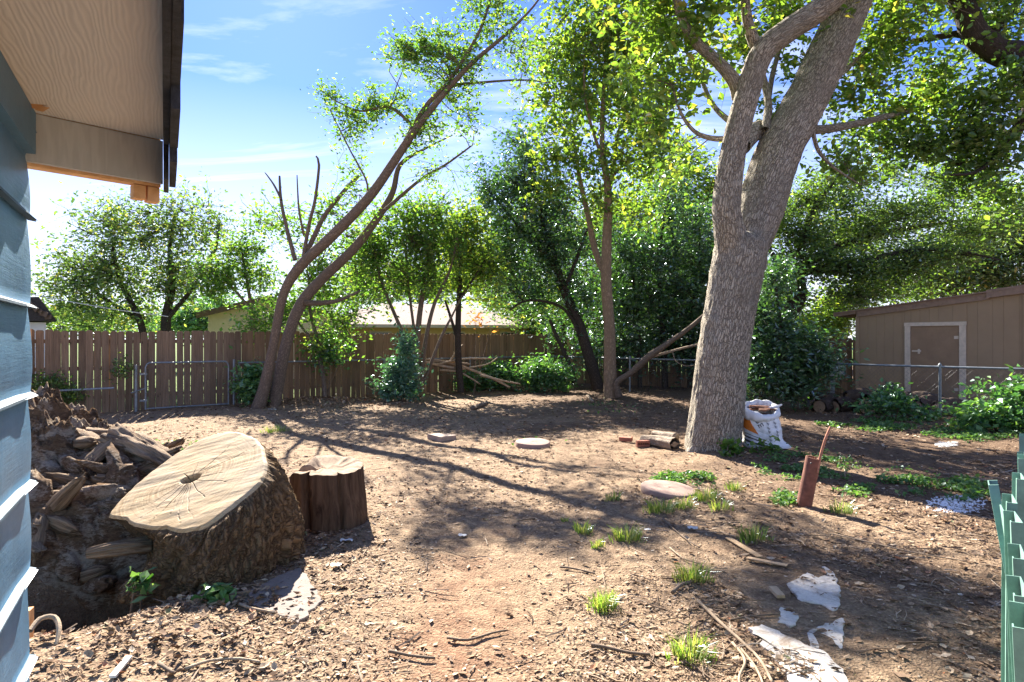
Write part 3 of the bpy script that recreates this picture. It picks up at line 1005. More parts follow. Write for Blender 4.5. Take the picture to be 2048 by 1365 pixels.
off = 0.42
CL = lambda px: fpt(t_of(px, FA + FN * off), off)
cl = thing("chain_link_fence", (*CL(800), 0), "low chain link fence with steel rail in front of the timber fence", "fence")
tC = t_of(1098, FA + FN * off)
b = B(); ra, rc = fpt(t_of(476, FA + FN * off), off), fpt(tC, off)
pipe(b, v3(ra, 1.06), v3(rc, 1.06), 0.02); b.build("top_rail", M["galv"], cl)
for px in (468, 562, 768, 940, 1085):
    b = B(); q = CL(px); pipe(b, v3(q, -0.1), v3(q, 1.10 if px != 468 else 1.14), 0.03 if px == 468 else 0.024); b.build("fence_post", M["galv"], cl)
b = B(); q = CL(478); pipe(b, v3(q, 0.02), v3(q, 1.05), 0.012); b.build("tension_bar", M["galv"], cl)
b = B(); wire_mesh(b, ra, rc, 0.03, 1.05); b.build("wire_mesh", M["wire"], cl)
# gate
gt = thing("chain_link_gate", (*CL(375), 0), "pipe framed chain link gate with rounded corners before the timber fence", "gate")
q0, q1 = CL(291), CL(457)
b = B()
pts = [v3(q0, 0.04), v3(q0, 0.6), v3(q0, 1.0), v3(q0 + (q1 - q0) * 0.015, 1.07), v3(q0 + (q1 - q0) * 0.04, 1.1), v3((q0 + q1) / 2, 1.1), v3(q1 + (q0 - q1) * 0.04, 1.1), v3(q1 + (q0 - q1) * 0.015, 1.07), v3(q1, 1.0), v3(q1, 0.6), v3(q1, 0.04)]
tube(b, pts, [0.02] * len(pts), 8, 0.1); b.build("gate_frame", M["galv"], gt)
b = B(); pipe(b, v3(q0, 0.06), v3(q1, 0.06), 0.017); b.build("bottom_rail", M["galv"], gt)
b = B(); wire_mesh(b, q0, q1, 0.07, 1.07); b.build("wire_mesh", M["wire"], gt)
for z in (0.25, 0.85):
    b = B(); Mq = frame(v3(q0, z), (FD[0], FD[1], 0)); b.box(-0.12, 0.03, -0.03, 0.03, -0.02, 0.02, Mq); b.build("hinge", M["galv"], gt)
b = B(); q = CL(272); pipe(b, v3(q, -0.1), v3(q, 1.06), 0.03); tag(b.build("gate_post", M["galv"]), "steel gate post left of the rounded chain link gate", "post")
b = B(); pipe(b, P(262, 786, 14.0), P(292, 776, 14.1), 0.012)
tag(b.build("latch_bar", M["galv"]), "short steel latch bar across the gap left of the gate", "latch")
b = B(); tube(b, [P(40, 783, 13.0), P(120, 781, 13.2), P(228, 776, 13.55)], [0.023] * 3, 8, 0.3, cap0=True)
tag(b.build("fallen_rail", M["galv"]), "loose galvanised pipe lying level before the fence at far left", "pipe")
# right chain link
RA = P(1880, 700, 13.3)[:2]
RT = lambda px: ((RA[0] - (px - 1024) / F_PX * RA[1]) / (0.641 + 0.767 * (px - 1024) / F_PX))
RP = lambda px: RA + RD * RT(px)
cr_ = thing("chain_link_fence", (*RA, 0), "long chain link fence with blue grey top rail before the brown shed", "fence")
r0, r1 = RA - RD * 7.0, RP(1104)
b = B(); pipe(b, v3(r0, 1.05), v3(r1, 1.05), 0.024, 12); b.build("top_rail", M["galv"], cr_)
for t in (-5.6, -2.8, 0.0, 2.8, 5.6, 8.4, 11.2):
    q = RA + RD * t
    b = B(); pipe(b, v3(q, -0.1), v3(q, 1.06), 0.03, 12)
    o = b.build("fence_post", M["galv"], cr_)
    b = B(); tube(b, [v3(q, 1.05), v3(q, 1.09), v3(q, 1.12), v3(q, 1.135)], [0.036, 0.036, 0.022, 0.004], 10, 0.02); b.build("post_cap", M["galv"], o)
b = B(); wire_mesh(b, r0, r1, 0.02, 1.04, 0.062, 0.0016); b.build("wire_mesh", M["wire"], cr_)

# ------------------------------------------------------------------ brown shed
SA = P(1810, 700, 15.8)[:2]
SD = -RD                                                   # local x runs right and nearer along the front
SMx = frame((SA[0], SA[1], 0), (SD[0], SD[1], 0))          # local +y = away
shed = thing("garden_shed", (SA[0], SA[1], 0), "brown grooved panel shed with pale framed door behind the chain link", "shed")
uL, uR = -1.16, 2.45
ztop = lambda u: 2.37 + (u - uL) * 0.112
seams = [uL]
while seams[-1] < uR - 0.1:
    seams.append(min(uR, seams[-1] + random.choice([0.20, 0.20, 0.29])))
for s0, s1 in zip(seams[:-1], seams[1:]):
    e0, e1 = s0 + 0.0018, s1 - 0.0018
    for (a0, a1, z0, door) in ([(e0, e1, 0.0, False)] if (e1 < 0.0 or e0 > 1.30) else ([(e0, min(e1, -0.01), 0.0, False)] if e0 < -0.02 else []) + [(max(e0, -0.005), min(e1, 1.30), 2.07, True)] + ([(1.305, e1, 0.0, False)] if e1 > 1.32 else [])):
        if a1 - a0 < 0.01: continue
        bb = B()
        v = []
        for (x, z1) in ((a0, ztop(a0)), (a1, ztop(a1))):
            for y in (0.008, 0.0155):
                v += [(x, y, z0), (x, y, z1)]
        bb.add(xf(SMx, v), [[0, 1, 3, 2], [4, 6, 7, 5], [0, 4, 5, 1], [2, 3, 7, 6], [0, 2, 6, 4], [1, 5, 7, 3]])
        bb.build("wall_panel", M["shed"], shed)
bb = B()
bb.add(xf(SMx, [(uL + 0.01, 0.016, -0.05), (uR - 0.01, 0.016, -0.05), (uR - 0.01, 2.6, -0.05), (uL + 0.01, 2.6, -0.05),
                (uL + 0.01, 0.016, ztop(uL) - 0.02), (uR - 0.01, 0.016, ztop(uR) - 0.02), (uR - 0.01, 2.6, ztop(uR) - 0.02), (uL + 0.01, 2.6, ztop(uL) - 0.02)]),
       [[0, 1, 5, 4], [1, 2, 6, 5], [2, 3, 7, 6], [3, 0, 4, 7], [4, 5, 6, 7], [3, 2, 1, 0]])
bb.build("shed_body", M["shed"], shed)


def slope_board(name, u0, u1, y0, y1, d0, d1, mat):
    """A board that follows the roof slope, d0..d1 above the wall top."""
    v = []
    for u in (u0, u1):
        for y in (y0, y1):
            v += [(u, y, ztop(u) + d0), (u, y, ztop(u) + d1)]
    return B().add(xf(SMx, v), [[0, 1, 3, 2], [4, 6, 7, 5], [0, 4, 5, 1], [2, 3, 7, 6], [0, 2, 6, 4], [1, 5, 7, 3]]).build(name, mat, shed)


slope_board("fascia", uL + 0.02, 1.75, -0.045, -0.004, -0.13, 0.03, M["shed_roof"])
o = slope_board("fascia", 1.70, uR + 0.25, -0.09, -0.048, -0.10, 0.09, M["shed_roof"]); o["label"] = "raised fascia board overlapping at the right"
slope_board("roof", uL - 0.55, uR + 0.3, -0.10, 2.75, 0.031, 0.06, M["shed_roof"])
slope_board("roof_overhang", uL - 0.56, uL + 0.01, -0.06, 2.7, -0.045, 0.029, M["shed_roof"])
for u in (uL + 0.035, uR - 0.05):
    bb = B(); bb.box(u - 0.045, u + 0.045, -0.022, -0.002, -0.02, ztop(u) - 0.135, SMx); bb.build("corner_board", M["shed"], shed)
door = B().box(0.135, 1.145, -0.006, 0.012, 0.08, 1.955, SMx).build("door", M["shed_door"], shed)
bb = B(); bb.box(0.16, 0.36, -0.022, -0.010, 1.33, 1.37, SMx); bb.box(0.29, 0.335, -0.028, -0.007, 1.28, 1.40, SMx); bb.build("hasp", M["trim"], door)
for z in (0.4, 1.65):
    bb = B(); bb.box(1.05, 1.14, -0.014, -0.007, z, z + 0.07, SMx); bb.build("hinge", M["trim"], door)
bb = B(); bb.box(0.0, 0.125, -0.028, 0.010, 0.02, 1.97, SMx); bb.build("door_trim", M["trim"], shed)
bb = B(); bb.box(1.155, 1.29, -0.028, 0.010, 0.02, 1.97, SMx); bb.build("door_trim", M["trim"], shed)
bb = B(); bb.box(-0.012, 1.302, -0.032, 0.010, 1.972, 2.062, SMx); bb.build("door_trim", M["trim"], shed)

ub = thing("utility_box", tuple(v3(P(1672, 700, 15.6)[:2], 0)), "grey metal utility box on a stand at the shed's left corner", "utility box")
UM = frame(tuple(v3(P(1660, 700, 15.6)[:2], 0)), (0.97, -0.2, 0))
bb = B(); bb.box(0, 0.33, 0, 0.16, 0.72, 1.08, UM); bb.build("cabinet", M["box"], ub)
bb = B(); bb.box(-0.01, 0.34, -0.012, 0.17, 1.083, 1.10, UM); bb.build("lid", M["box"], ub)
bb = B(); bb.box(0.20, 0.29, -0.006, -0.001, 0.83, 0.98, UM); bb.build("sticker", M["paperlitter"], ub)
bb = B(); bb.box(0.03, 0.12, 0.03, 0.12, -0.05, 0.718, UM); bb.build("stand", M["box"], ub)

# ------------------------------------------------------------------ neighbouring buildings
nh = thing("neighbour_house", tuple(v3(P(470, 700, 27)[:2], 0)), "cream house with a brown edged sloping gable beyond the timber fence", "house")
NM = frame(tuple(v3(P(416, 700, 26.0)[:2], 0)), (0.985, 0.17, 0))
LW = 5.0
zt = lambda u: 2.72 + u * 0.265 if u < 2.5 else 2.72 + 2.5 * 0.265 - (u - 2.5) * 0.265
bb = B()
v = [(u, y, z) for y in (0, 7) for (u, z) in ((0, -0.1), (LW, -0.1), (LW, zt(LW)), (2.5, zt(2.5)), (0, zt(0)))]
bb.add(xf(NM, v), [np.array([[0, 1, 2, 3, 4], [9, 8, 7, 6, 5]]), np.array([[1, 0, 5, 6], [2, 1, 6, 7], [3, 2, 7, 8], [4, 3, 8, 9], [0, 4, 9, 5]])])
bb.build("wall", M["cream"], nh)
k = 0.12
while k < LW - 0.2:
    bb = B(); bb.box(k, k + 0.012, -0.006, -0.001, 0, zt(k) - 0.12, NM); bb.build("batten", M["brown_trim"] if False else M["trim"], nh)
    k += 0.42
for (u0, u1) in ((-0.35, 2.5), (2.5, LW + 0.35)):
    bb = B(); v = []
    for u in (u0, u1):
        for y in (-0.35, 7.2):
            v += [(u, y, zt(u) + 0.015), (u, y, zt(u) + 0.12)]
    bb.add(xf(NM, v), [[0, 1, 3, 2], [4, 6, 7, 5], [0, 4, 5, 1], [2, 3, 7, 6], [0, 2, 6, 4], [1, 5, 7, 3]]); bb.build("roof", M["far_roof"], nh)
    bb = B(); v = []
    for u in (u0, u1):
        for y in (-0.40, -0.355):
            v += [(u, y, zt(u) - 0.10), (u, y, zt(u) + 0.13)]
    bb.add(xf(NM, v), [[0, 1, 3, 2], [4, 6, 7, 5], [0, 4, 5, 1], [2, 3, 7, 6], [0, 2, 6, 4], [1, 5, 7, 3]]); bb.build("fascia", M["brown_trim"], nh)

yh = thing("neighbour_house", tuple(v3(P(850, 700, 34)[:2], 0)), "long low yellow house with a brown grey hipped roof beyond the fence", "house")
YM = frame(tuple(v3(P(640, 700, 31.0)[:2], 0)), (0.965, 0.26, 0))
LY, DY, ze, zr = 11.6, 8.0, 2.42, 3.75
bb = B(); bb.box(0, LY, 0, DY, -0.1, ze - 0.02, YM); bb.build("wall", M["yellow"], yh)
bb = B()
v = [(-0.5, -0.5, ze), (LY + 0.5, -0.5, ze), (LY + 0.5, DY + 0.5, ze), (-0.5, DY + 0.5, ze), (3.2, DY / 2, zr), (LY - 4.0, DY / 2, zr)]
v2 = [(x, y, z - 0.06) for x, y, z in v[:4]]
bb.add(xf(YM, v + v2), [np.array([[0, 1, 5, 4], [2, 3, 4, 5], [0, 6, 7, 1], [1, 7, 8, 2], [2, 8, 9, 3], [3, 9, 6, 0], [9, 8, 7, 6]]), np.array([[1, 2, 5], [3, 0, 4]])])
bb.build("roof", M["far_roof"], yh)
bb = B(); bb.box(-0.52, LY + 0.52, -0.55, -0.51, ze - 0.14, ze + 0.02, YM); bb.build("fascia", M["cream"], yh)
for u in (2.4, 6.2, 9.2):
    bb = B(); bb.box(u, u + 1.1, -0.03, -0.004, 1.0, 2.1, YM); o = bb.build("window", M["cream"], yh)
    bb = B(); bb.box(u + 0.07, u + 1.03, -0.036, -0.031, 1.07, 2.03, YM); bb.build("pane", M["glass"], o)

lh = thing("neighbour_garage", tuple(v3(P(60, 700, 18)[:2], 0)), "white walled outbuilding with torn dark roofing at the far left", "building")
LQ = P(92, 700, 17.5)[:2] - np.array([0.76, 0.65]) * 1.72
LM = frame(tuple(v3(LQ, 0)), (0.76, 0.65, 0))
bb = B(); bb.box(0, 1.72, 0, 4, -0.1, 2.12, LM); bb.build("wall", M["pale_wall"], lh)
bb = B()
v = [(-0.2, -0.2, 2.7), (1.55, -0.2, 2.82), (1.95, -0.2, 2.16), (-0.2, -0.2, 2.13), (-0.2, 4, 2.7), (1.55, 4, 2.82), (1.95, 4, 2.16), (-0.2, 4, 2.13)]
bb.add(xf(LM, v), [[3, 2, 1, 0], [4, 5, 6, 7], [0, 1, 5, 4], [1, 2, 6, 5], [2, 3, 7, 6], [3, 0, 4, 7]]); bb.build("roof", M["dark_roof"], lh)
for k in range(5):
    q = np.array(xf(LM, [[1.35 + 0.1 * k, -0.24 - 0.02 * k, 2.62 - 0.09 * k]])[0]); s = random.uniform(0.1, 0.2)
    bb = B(); bb.box(-s, s, -0.012, 0.012, -s * 0.5, s * 0.5, frame(q, (0.6, -0.2, -0.75 + 0.2 * k), None, (0.3, 0.1, 0.9)))
    bb.build("loose_shingle", M["brown_trim"], lh)

rh = thing("neighbour_house", tuple(v3(P(1590, 700, 33)[:2], 0)), "pale blue grey house half hidden by trees left of the shed", "house")
RM = frame(tuple(v3(P(1530, 700, 33)[:2], 0)), (0.99, -0.1, 0))
bb = B(); bb.box(0, 4.2, 0, 5, -0.1, 2.75, RM); bb.build("wall", M["pale_wall"], rh)
bb = B(); bb.box(-0.3, 4.5, -0.4, 5.4, 2.76, 2.95, RM); bb.build("roof", M["pale_wall"], rh)
bb = B(); bb.box(1.0, 1.9, -0.03, -0.004, 1.1, 2.2, RM); o = bb.build("window", M["trim"], rh)
bb = B(); bb.box(1.06, 1.84, -0.036, -0.031, 1.16, 2.14, RM); bb.build("pane", M["glass"], o)

# overhead cable over the fence at the left
b = B(); tube(b, [P(60, 588, 18.2), P(160, 607, 18.6), P(250, 622, 19.0), P(336, 633, 19.5)], [0.012] * 4, 5, 0.4)
tag(b.build("utility_cable", M["white_post"]), "thin pale cable sagging past the tree beyond the left fence", "cable")


# ------------------------------------------------------------------ trees
def clump(px, py, Y, rx, ry, w=1.0, rd=None):
    c = P(px, py, Y); s = Y / F_PX
    return (c, np.array([rx * s, (rd if rd is not None else (rx + ry) / 2) * s, ry * s]), w)


def foliage(root, skel, clumps, ntw, nlf, leaf, size, bark, spread=0.16, six=False, sec=0.02, aspect=0.5, up=0.5, droop=0.2, branch_r=0.012, dens=2.0):
    """Secondary branches into each clump, twigs inside it, leaves along the twigs: one branches mesh, one crown mesh."""
    nlf = int(nlf * dens); ntw = int(ntw * 1.8 * dens); size = size * 1.15
    S = [np.asarray(s, float) for s in skel]
    S = np.vstack(S)
    bb = B(); lb = B()
    W = np.array([c[2] * c[1][0] * c[1][2] for c in clumps]); W = W / W.sum()
    ends_all = []
    for (c, r, w_), wt_ in zip(clumps, W):
        n2 = max(2, int(round(2 + 3 * wt_ * len(clumps))))
        local = []
        for k in range(n2):
            g = rng.normal(size=3); g /= np.linalg.norm(g)
            e = c + g * r * rng.uniform(0.1, 0.75)
            d = np.linalg.norm(S - e, axis=1) + 0.35 * np.maximum(0, S[:, 2] - e[2])
            s0 = S[np.argmin(d)]
            L = np.linalg.norm(e - s0)
            mid = s0 + (e - s0) * np.array([[0.33], [0.66]]) + rng.normal(size=(2, 3)) * L * 0.07 + np.array([[0, 0, 0.05 * L], [0, 0, 0.06 * L]])
            pts = np.vstack([s0, mid, e])
            rr = sec * (0.6 + 0.5 * min(2.0, L))
            pp, _ = tube(bb, pts, [rr, rr * 0.75, rr * 0.5, rr * 0.25], 5, max(0.25, L / 8))
            local.append(pp[len(pp) // 3:])
        local = np.vstack(local)
        nt = max(3, int(ntw * wt_))
        g = rng.normal(size=(nt, 3)); g /= np.linalg.norm(g, axis=1)[:, None]
        E = c + rng.normal(size=(nt, 3)) * r * 0.62
        D = np.linalg.norm(local[None] - E[:, None], axis=2)
        s0 = local[np.argmin(D, axis=1)]
        far = D.min(1)
        L = far[:, None]
        t = np.array([0.0, 0.35, 0.7, 1.0])
        Pk = s0[:, None] + (E - s0)[:, None] * t[None, :, None]
        Pk[:, 1:3] += rng.normal(size=(nt, 2, 3)) * (L * 0.08)[:, None]
        Rk = np.outer(np.clip(far, 0.15, 1.2), np.array([1, 0.8, 0.55, 0.25])) * branch_r
        twigs(bb, Pk, Rk, 3)
        nl = int(nlf * wt_)
        ti = rng.integers(0, nt, nl)
        f = rng.uniform(0.25, 1.08, nl)
        seg = Pk[ti, 0] + (Pk[ti, 3] - Pk[ti, 0]) * f[:, None]
        ends_all.append(seg + rng.normal(size=(nl, 3)) * spread)
    C = np.vstack(ends_all)
    leaves(lb, C, size, 0.55, up, aspect, droop, six)
    bb.build("branches", bark, root, True)
    lb.build("crown", leaf, root)


def tree(name, label, cat, base, trunks, clumps, ntw, nlf, leaf, size, bark, sides=10, group=None, disp=None, step=0.2, **kw):
    root = thing(name, base, label, cat, group)
    sk = []
    for i, (pts, rad) in enumerate(trunks):
        bb = B()
        pp, rr = tube(bb, pts, rad, sides, step, disp)
        sk.append(pp)
        bb.build("trunk" if i == 0 else "limb", bark, root, True)
    foliage(root, sk, clumps, ntw, nlf, leaf, size, M["twig"] if bark is not M["dark_bark"] else bark, **kw)
    return root


def pth(Y, pts, wpx, dY=0.0, wig=0.0, ws=1.0):
    """Path from photograph pixels at depth Y (drifting by dY over its length), with widths in pixels -> radii."""
    n = len(pts)
    out, rad = [], []
    for i, (a, c) in enumerate(pts):
        y = Y + dY * i / max(1, n - 1) + (random.uniform(-wig, wig) if 0 < i < n - 1 else 0)
        out.append(P(a, c, y)); rad.append(wpx[i] / 2 / F_PX * y * ws)
    return np.array(out), np.array(rad)


# --- leaning twin trunk tree
Yl = 15.0
lt = tree("leaning_tree", "twin stemmed tree leaning hard to the right before the timber fence", "tree", tuple(P(530, 815, Yl)),
          [pth(Yl, [(512, 828), (527, 780), (547, 690), (566, 592), (600, 533), (662, 474), (740, 392), (800, 305), (832, 258), (880, 197), (940, 130), (1010, 70), (1065, 15), (1110, -50)], [36, 27, 21, 21, 25, 25, 23, 20, 17, 14, 11, 8, 5, 3], -1.5, ws=0.84),
           pth(Yl + 0.35, [(548, 812), (572, 690), (600, 612), (640, 562), (705, 500), (752, 440), (785, 385), (800, 330), (845, 300), (905, 270)], [30, 26, 27, 25, 22, 18, 14, 11, 6, 3], 0.6, ws=0.84),
           pth(Yl, [(600, 533), (625, 480), (650, 430), (690, 380), (718, 352)], [11, 10, 9, 8, 7], 0.5),
           pth(Yl, [(590, 520), (572, 450), (562, 400), (559, 352)], [9, 7, 6, 4], 0.4),
           pth(Yl, [(563, 400), (548, 370), (530, 345)], [5, 4, 2], 0.3),
           pth(Yl, [(604, 530), (618, 450), (630, 400), (638, 330), (632, 312)], [8, 7, 6, 5, 3], -0.5),
           pth(Yl, [(608, 470), (598, 420), (594, 350)], [5, 4, 2], -0.4),
           pth(Yl + 0.4, [(606, 605), (640, 606), (680, 600), (720, 582)], [14, 11, 8, 5], 0.8),
           pth(Yl - 0.7, [(800, 305), (850, 215), (900, 160), (960, 60), (985, -20)], [12, 10, 8, 6, 4], -0.6),
           pth(Yl + 0.2, [(770, 420), (840, 360), (890, 330), (945, 290)], [8, 6, 5, 3], 0.3),
           pth(Yl - 0.3, [(680, 455), (720, 410), (735, 370), (700, 300), (660, 220)], [6, 5, 4, 3, 2], -0.5),
           pth(Yl - 0.6, [(832, 258), (780, 215), (720, 222), (668, 200)], [8, 6, 4, 2], -0.3),
           pth(Yl - 0.8, [(900, 170), (960, 165), (1040, 160), (1100, 165)], [7, 5, 4, 2], 0.6)],
          [clump(870, 95, 14.2, 70, 45, 1.6), clump(815, 105, 14.3, 40, 35, 1.2), clump(905, 175, 14.3, 50, 40, 1.0), clump(765, 205, 14.4, 60, 28, 1.3), clump(715, 225, 14.4, 45, 26, 1.2), clump(660, 195, 14.4, 24, 34, 1.2),
           clump(700, 270, 14.4, 36, 38, 0.7), clump(855, 255, 14.4, 45, 38, 1.3), clump(815, 290, 14.4, 30, 26, 0.6), clump(930, 235, 14.6, 40, 40, 0.6), clump(985, 25, 13.9, 60, 50, 0.9), clump(1040, 110, 14.0, 50, 60, 0.6),
           clump(940, 120, 14.0, 40, 40, 0.8), clump(700, 345, 14.5, 40, 40, 0.35), clump(720, 420, 15.2, 50, 50, 0.3), clump(870, 350, 15, 60, 40, 0.25)],
          800, 15000, LEAF["feather"], 0.085, M["brown_bark"], 12, dens=0.8, spread=0.10, step=0.15, sec=0.013, branch_r=0.009, aspect=0.42)

# --- the big oak
def oak_disp(T, S, R):
    d = (ridge(np.cos(T) * 4.6, np.sin(T) * 4.6, S * 3.2, o=3, seed=41) - 0.55) * 0.045
    d = d * np.clip(R / 0.3, 0.25, 1.0)
    flare = np.exp(-S / 0.22) * (0.07 + 0.10 * np.sin(T * 4 + 0.7) + 0.06 * np.sin(T * 7 + 2))
    return d + (R > 0.30) * flare


Yo = 9.1
oak = thing("big_oak", tuple(P(1425, 905, Yo)), "massive forked oak with ridged grey brown bark beside the white bag", "tree")
osk = []


def limb(Y, pts, w, dY=0.0, sides=24, step=0.08, nm="limb", disp=oak_disp):
    pp, rr = pth(Y, pts, w, dY, ws=0.87)
    bb = B(); q, _ = tube(bb, pp, rr, sides, step, disp)
    osk.append(q)
    return bb.build(nm, M["oak_bark"], oak, True)


limb(Yo, [(1424, 925), (1428, 870), (1436, 800), (1447, 700), (1463, 600), (1480, 512), (1484, 486), (1486, 472), (1487, 464)], [122, 119, 115, 111, 111, 118, 112, 84, 36], 0.0, 128, 0.025, "trunk")
lo = lambda T, S, R: (ridge(np.cos(T) * 4.4, np.sin(T) * 4.4, S * 3.0, o=3, seed=43) - 0.55) * 0.04 * np.clip(R / 0.3, 0.3, 1)
limb(Yo, [(1470, 565), (1464, 505), (1459, 462), (1453, 409), (1466, 307), (1490, 205), (1522, 110), (1575, 62), (1635, 22), (1690, -30), (1730, -110)], [40, 68, 67, 62, 55, 54, 52, 52, 52, 48, 40], -0.9, 80, 0.03, disp=lo)
limb(Yo, [(1484, 565), (1494, 505), (1506, 462), (1523, 409), (1556, 307), (1612, 200), (1660, 100), (1702, 5), (1740, -90), (1770, -190)], [40, 82, 98, 104, 98, 92, 90, 84, 74, 62], 0.8, 96, 0.03, disp=lo)
limb(Yo - 0.25, [(1478, 195), (1470, 165), (1440, 128), (1390, 82), (1362, 30), (1345, -40)], [34, 32, 27, 24, 20, 16], -0.6, 20, 0.08, disp=None)
limb(Yo - 0.4, [(1522, 110), (1503, 70), (1492, 20), (1488, -60)], [30, 26, 22, 18], -0.5, 16, 0.08, disp=None)
limb(Yo + 0.2, [(1482, 292), (1512, 262), (1560, 254), (1640, 259), (1720, 246), (1790, 228), (1850, 214), (1920, 200)], [44, 44, 32, 20, 16, 13, 9, 5], 2.2, 20, 0.08, disp=None)
limb(Yo + 0.8, [(1625, 260), (1636, 300), (1662, 330), (1690, 350), (1722, 370)], [10, 9, 7, 5, 3], 0.3, 8, 0.1, disp=None)
limb(Yo - 0.05, [(1452, 278), (1420, 276), (1388, 262), (1362, 226), (1344, 170)], [14, 12, 9, 7, 4], -0.3, 10, 0.1, disp=None)
limb(Yo - 0.1, [(1484, 255), (1450, 235), (1420, 200), (1385, 120), (1330, 60)], [18, 14, 11, 8, 5], 0.9, 10, 0.1, disp=None)
limb(Yo + 0.3, [(1530, 260), (1536, 200), (1510, 110), (1460, 20), (1420, -60)], [20, 17, 14, 11, 8], 0.9, 12, 0.1, disp=None)
limb(Yo + 0.5, [(1530, 250), (1545, 150), (1570, 60), (1590, -40)], [14, 12, 9, 6], 1.2, 10, 0.1, disp=None)
limb(Yo + 0.9, [(1650, 180), (1700, 130), (1760, 80), (1850, 20)], [16, 12, 9, 5], 1.4, 10, 0.1, disp=None)
foliage(oak, osk,
        [clump(1330, 60, 8.8, 70, 70, 0.9), clump(1360, 170, 8.8, 50, 60, 0.7), clump(1290, 150, 9.2, 55, 60, 0.6), clump(1420, 30, 8.3, 60, 50, 0.7), clump(1470, 90, 9.8, 60, 60, 0.7), clump(1560, 30, 10, 50, 60, 0.7),
         clump(1600, 130, 10.2, 40, 60, 0.4), clump(1770, 60, 10.5, 80, 60, 0.7), clump(1720, 170, 10.8, 60, 50, 0.6), clump(1800, 235, 11.2, 80, 40, 0.9), clump(1690, 330, 10.6, 50, 50, 0.6), clump(1880, 190, 11.4, 60, 45, 0.7),
         clump(1560, 230, 10.3, 40, 40, 0.4), clump(1300, 250, 9.2, 50, 60, 0.5), clump(1350, 330, 9.6, 50, 50, 0.3), clump(1260, -40, 8.6, 80, 60, 0.8), clump(1400, -90, 8.4, 120, 80, 0.9), clump(1620, -100, 9.2, 150, 80, 1.0), clump(1850, -80, 10, 130, 90, 1.0)],
        900, 15000, LEAF["oak"], 0.095, M["brown_bark"], dens=1.0, spread=0.13, six=True, sec=0.010, branch_r=0.007, aspect=0.55)

# --- slender pale sapling in the middle with yellow green leaves
Ys = 17.6
tree("young_tree", "slender pale barked tree with yellow green leaves in the middle back", "tree", tuple(P(1222, 795, Ys)),
     [pth(Ys, [(1222, 800), (1220, 740), (1219, 660), (1213, 575), (1213, 500), (1216, 420), (1214, 360), (1205, 310), (1205, 230), (1210, 140), (1215, 40)], [30, 25, 22, 22, 20, 17, 14, 11, 9, 7, 4], -0.8),
      pth(Ys, [(1211, 550), (1190, 500), (1176, 430), (1160, 360), (1148, 290), (1130, 225), (1105, 150)], [14, 13, 11, 9, 7, 5, 3], 0.9),
      pth(Ys - 0.3, [(1215, 400), (1228, 330), (1235, 270), (1262, 200), (1290, 130)], [10, 9, 7, 5, 3], 0.5),
      pth(Ys - 0.4, [(1207, 320), (1185, 260), (1170, 190), (1168, 110)], [7, 6, 5, 3], -0.6),
      pth(Ys - 0.2, [(1228, 350), (1270, 300), (1310, 270)], [6, 5, 3], -0.5)],
     [clump(1190, 60, 16.8, 95, 70, 1.1), clump(1120, 120, 17.5, 70, 60, 1.0), clump(1250, 110, 16.8, 80, 80, 1.1), clump(1180, 190, 17.3, 90, 60, 1.2), clump(1100, 220, 17.8, 55, 60, 0.8), clump(1270, 230, 17, 70, 70, 1.1),
      clump(1130, 310, 17.8, 60, 60, 0.9), clump(1230, 320, 17, 70, 55, 0.9), clump(1310, 310, 16.8, 45, 70, 0.6), clump(1090, 380, 18, 45, 50, 0.5), clump(1190, 400, 17.2, 60, 45, 0.5), clump(1170, -40, 16.8, 110, 60, 0.8), clump(1280, 20, 16.5, 60, 60, 0.7), clump(1290, 420, 17, 50, 60, 0.4)],
     900, 19000, LEAF["lime"], 0.112, M["pale_bark"], 14, dens=0.8, spread=0.17, six=True, sec=0.012, branch_r=0.008, aspect=0.58, droop=0.5)

# --- dark evergreen behind it
tree("dark_evergreen", "dense dark green tree with a slanting black trunk behind the sapling", "tree", tuple(P(1195, 772, 20.2)),
     [pth(20.2, [(1197, 778), (1180, 720), (1158, 650), (1132, 590), (1108, 520), (1085, 440), (1066, 350), (1050, 280)], [26, 24, 22, 19, 16, 13, 9, 5], 0.3),
      pth(20.0, [(1128, 580), (1160, 500), (1180, 440)], [9, 7, 4], 0.4),
      pth(20.0, [(1150, 770), (1135, 720), (1112, 670), (1100, 640)], [12, 10, 8, 6], 0.2),
      pth(20.2, [(1115, 540), (1060, 480), (1010, 420), (975, 380)], [8, 6, 5, 3], 0.3),
      pth(20.2, [(1172, 700), (1130, 620), (1060, 600), (1020, 620)], [7, 6, 5, 3], -0.5)],
     [clump(1045, 290, 20.4, 50, 60, 1.0), clump(1020, 370, 20.3, 70, 60, 1.2), clump(1090, 400, 20.5, 70, 70, 1.2), clump(985, 400, 20.4, 45, 40, 0.8), clump(1040, 480, 20.4, 80, 60, 1.4), clump(1120, 500, 20.6, 70, 60, 1.3),
      clump(1000, 540, 20.4, 60, 50, 1.0), clump(1075, 570, 20.6, 70, 50, 1.1), clump(1150, 590, 20.6, 45, 60, 0.8), clump(1130, 670, 21, 40, 40, 0.5)],
     800, 21000, LEAF["dark"], 0.115, M["dark_bark"], 10, dens=0.95, spread=0.17, sec=0.014, branch_r=0.009, aspect=0.5)

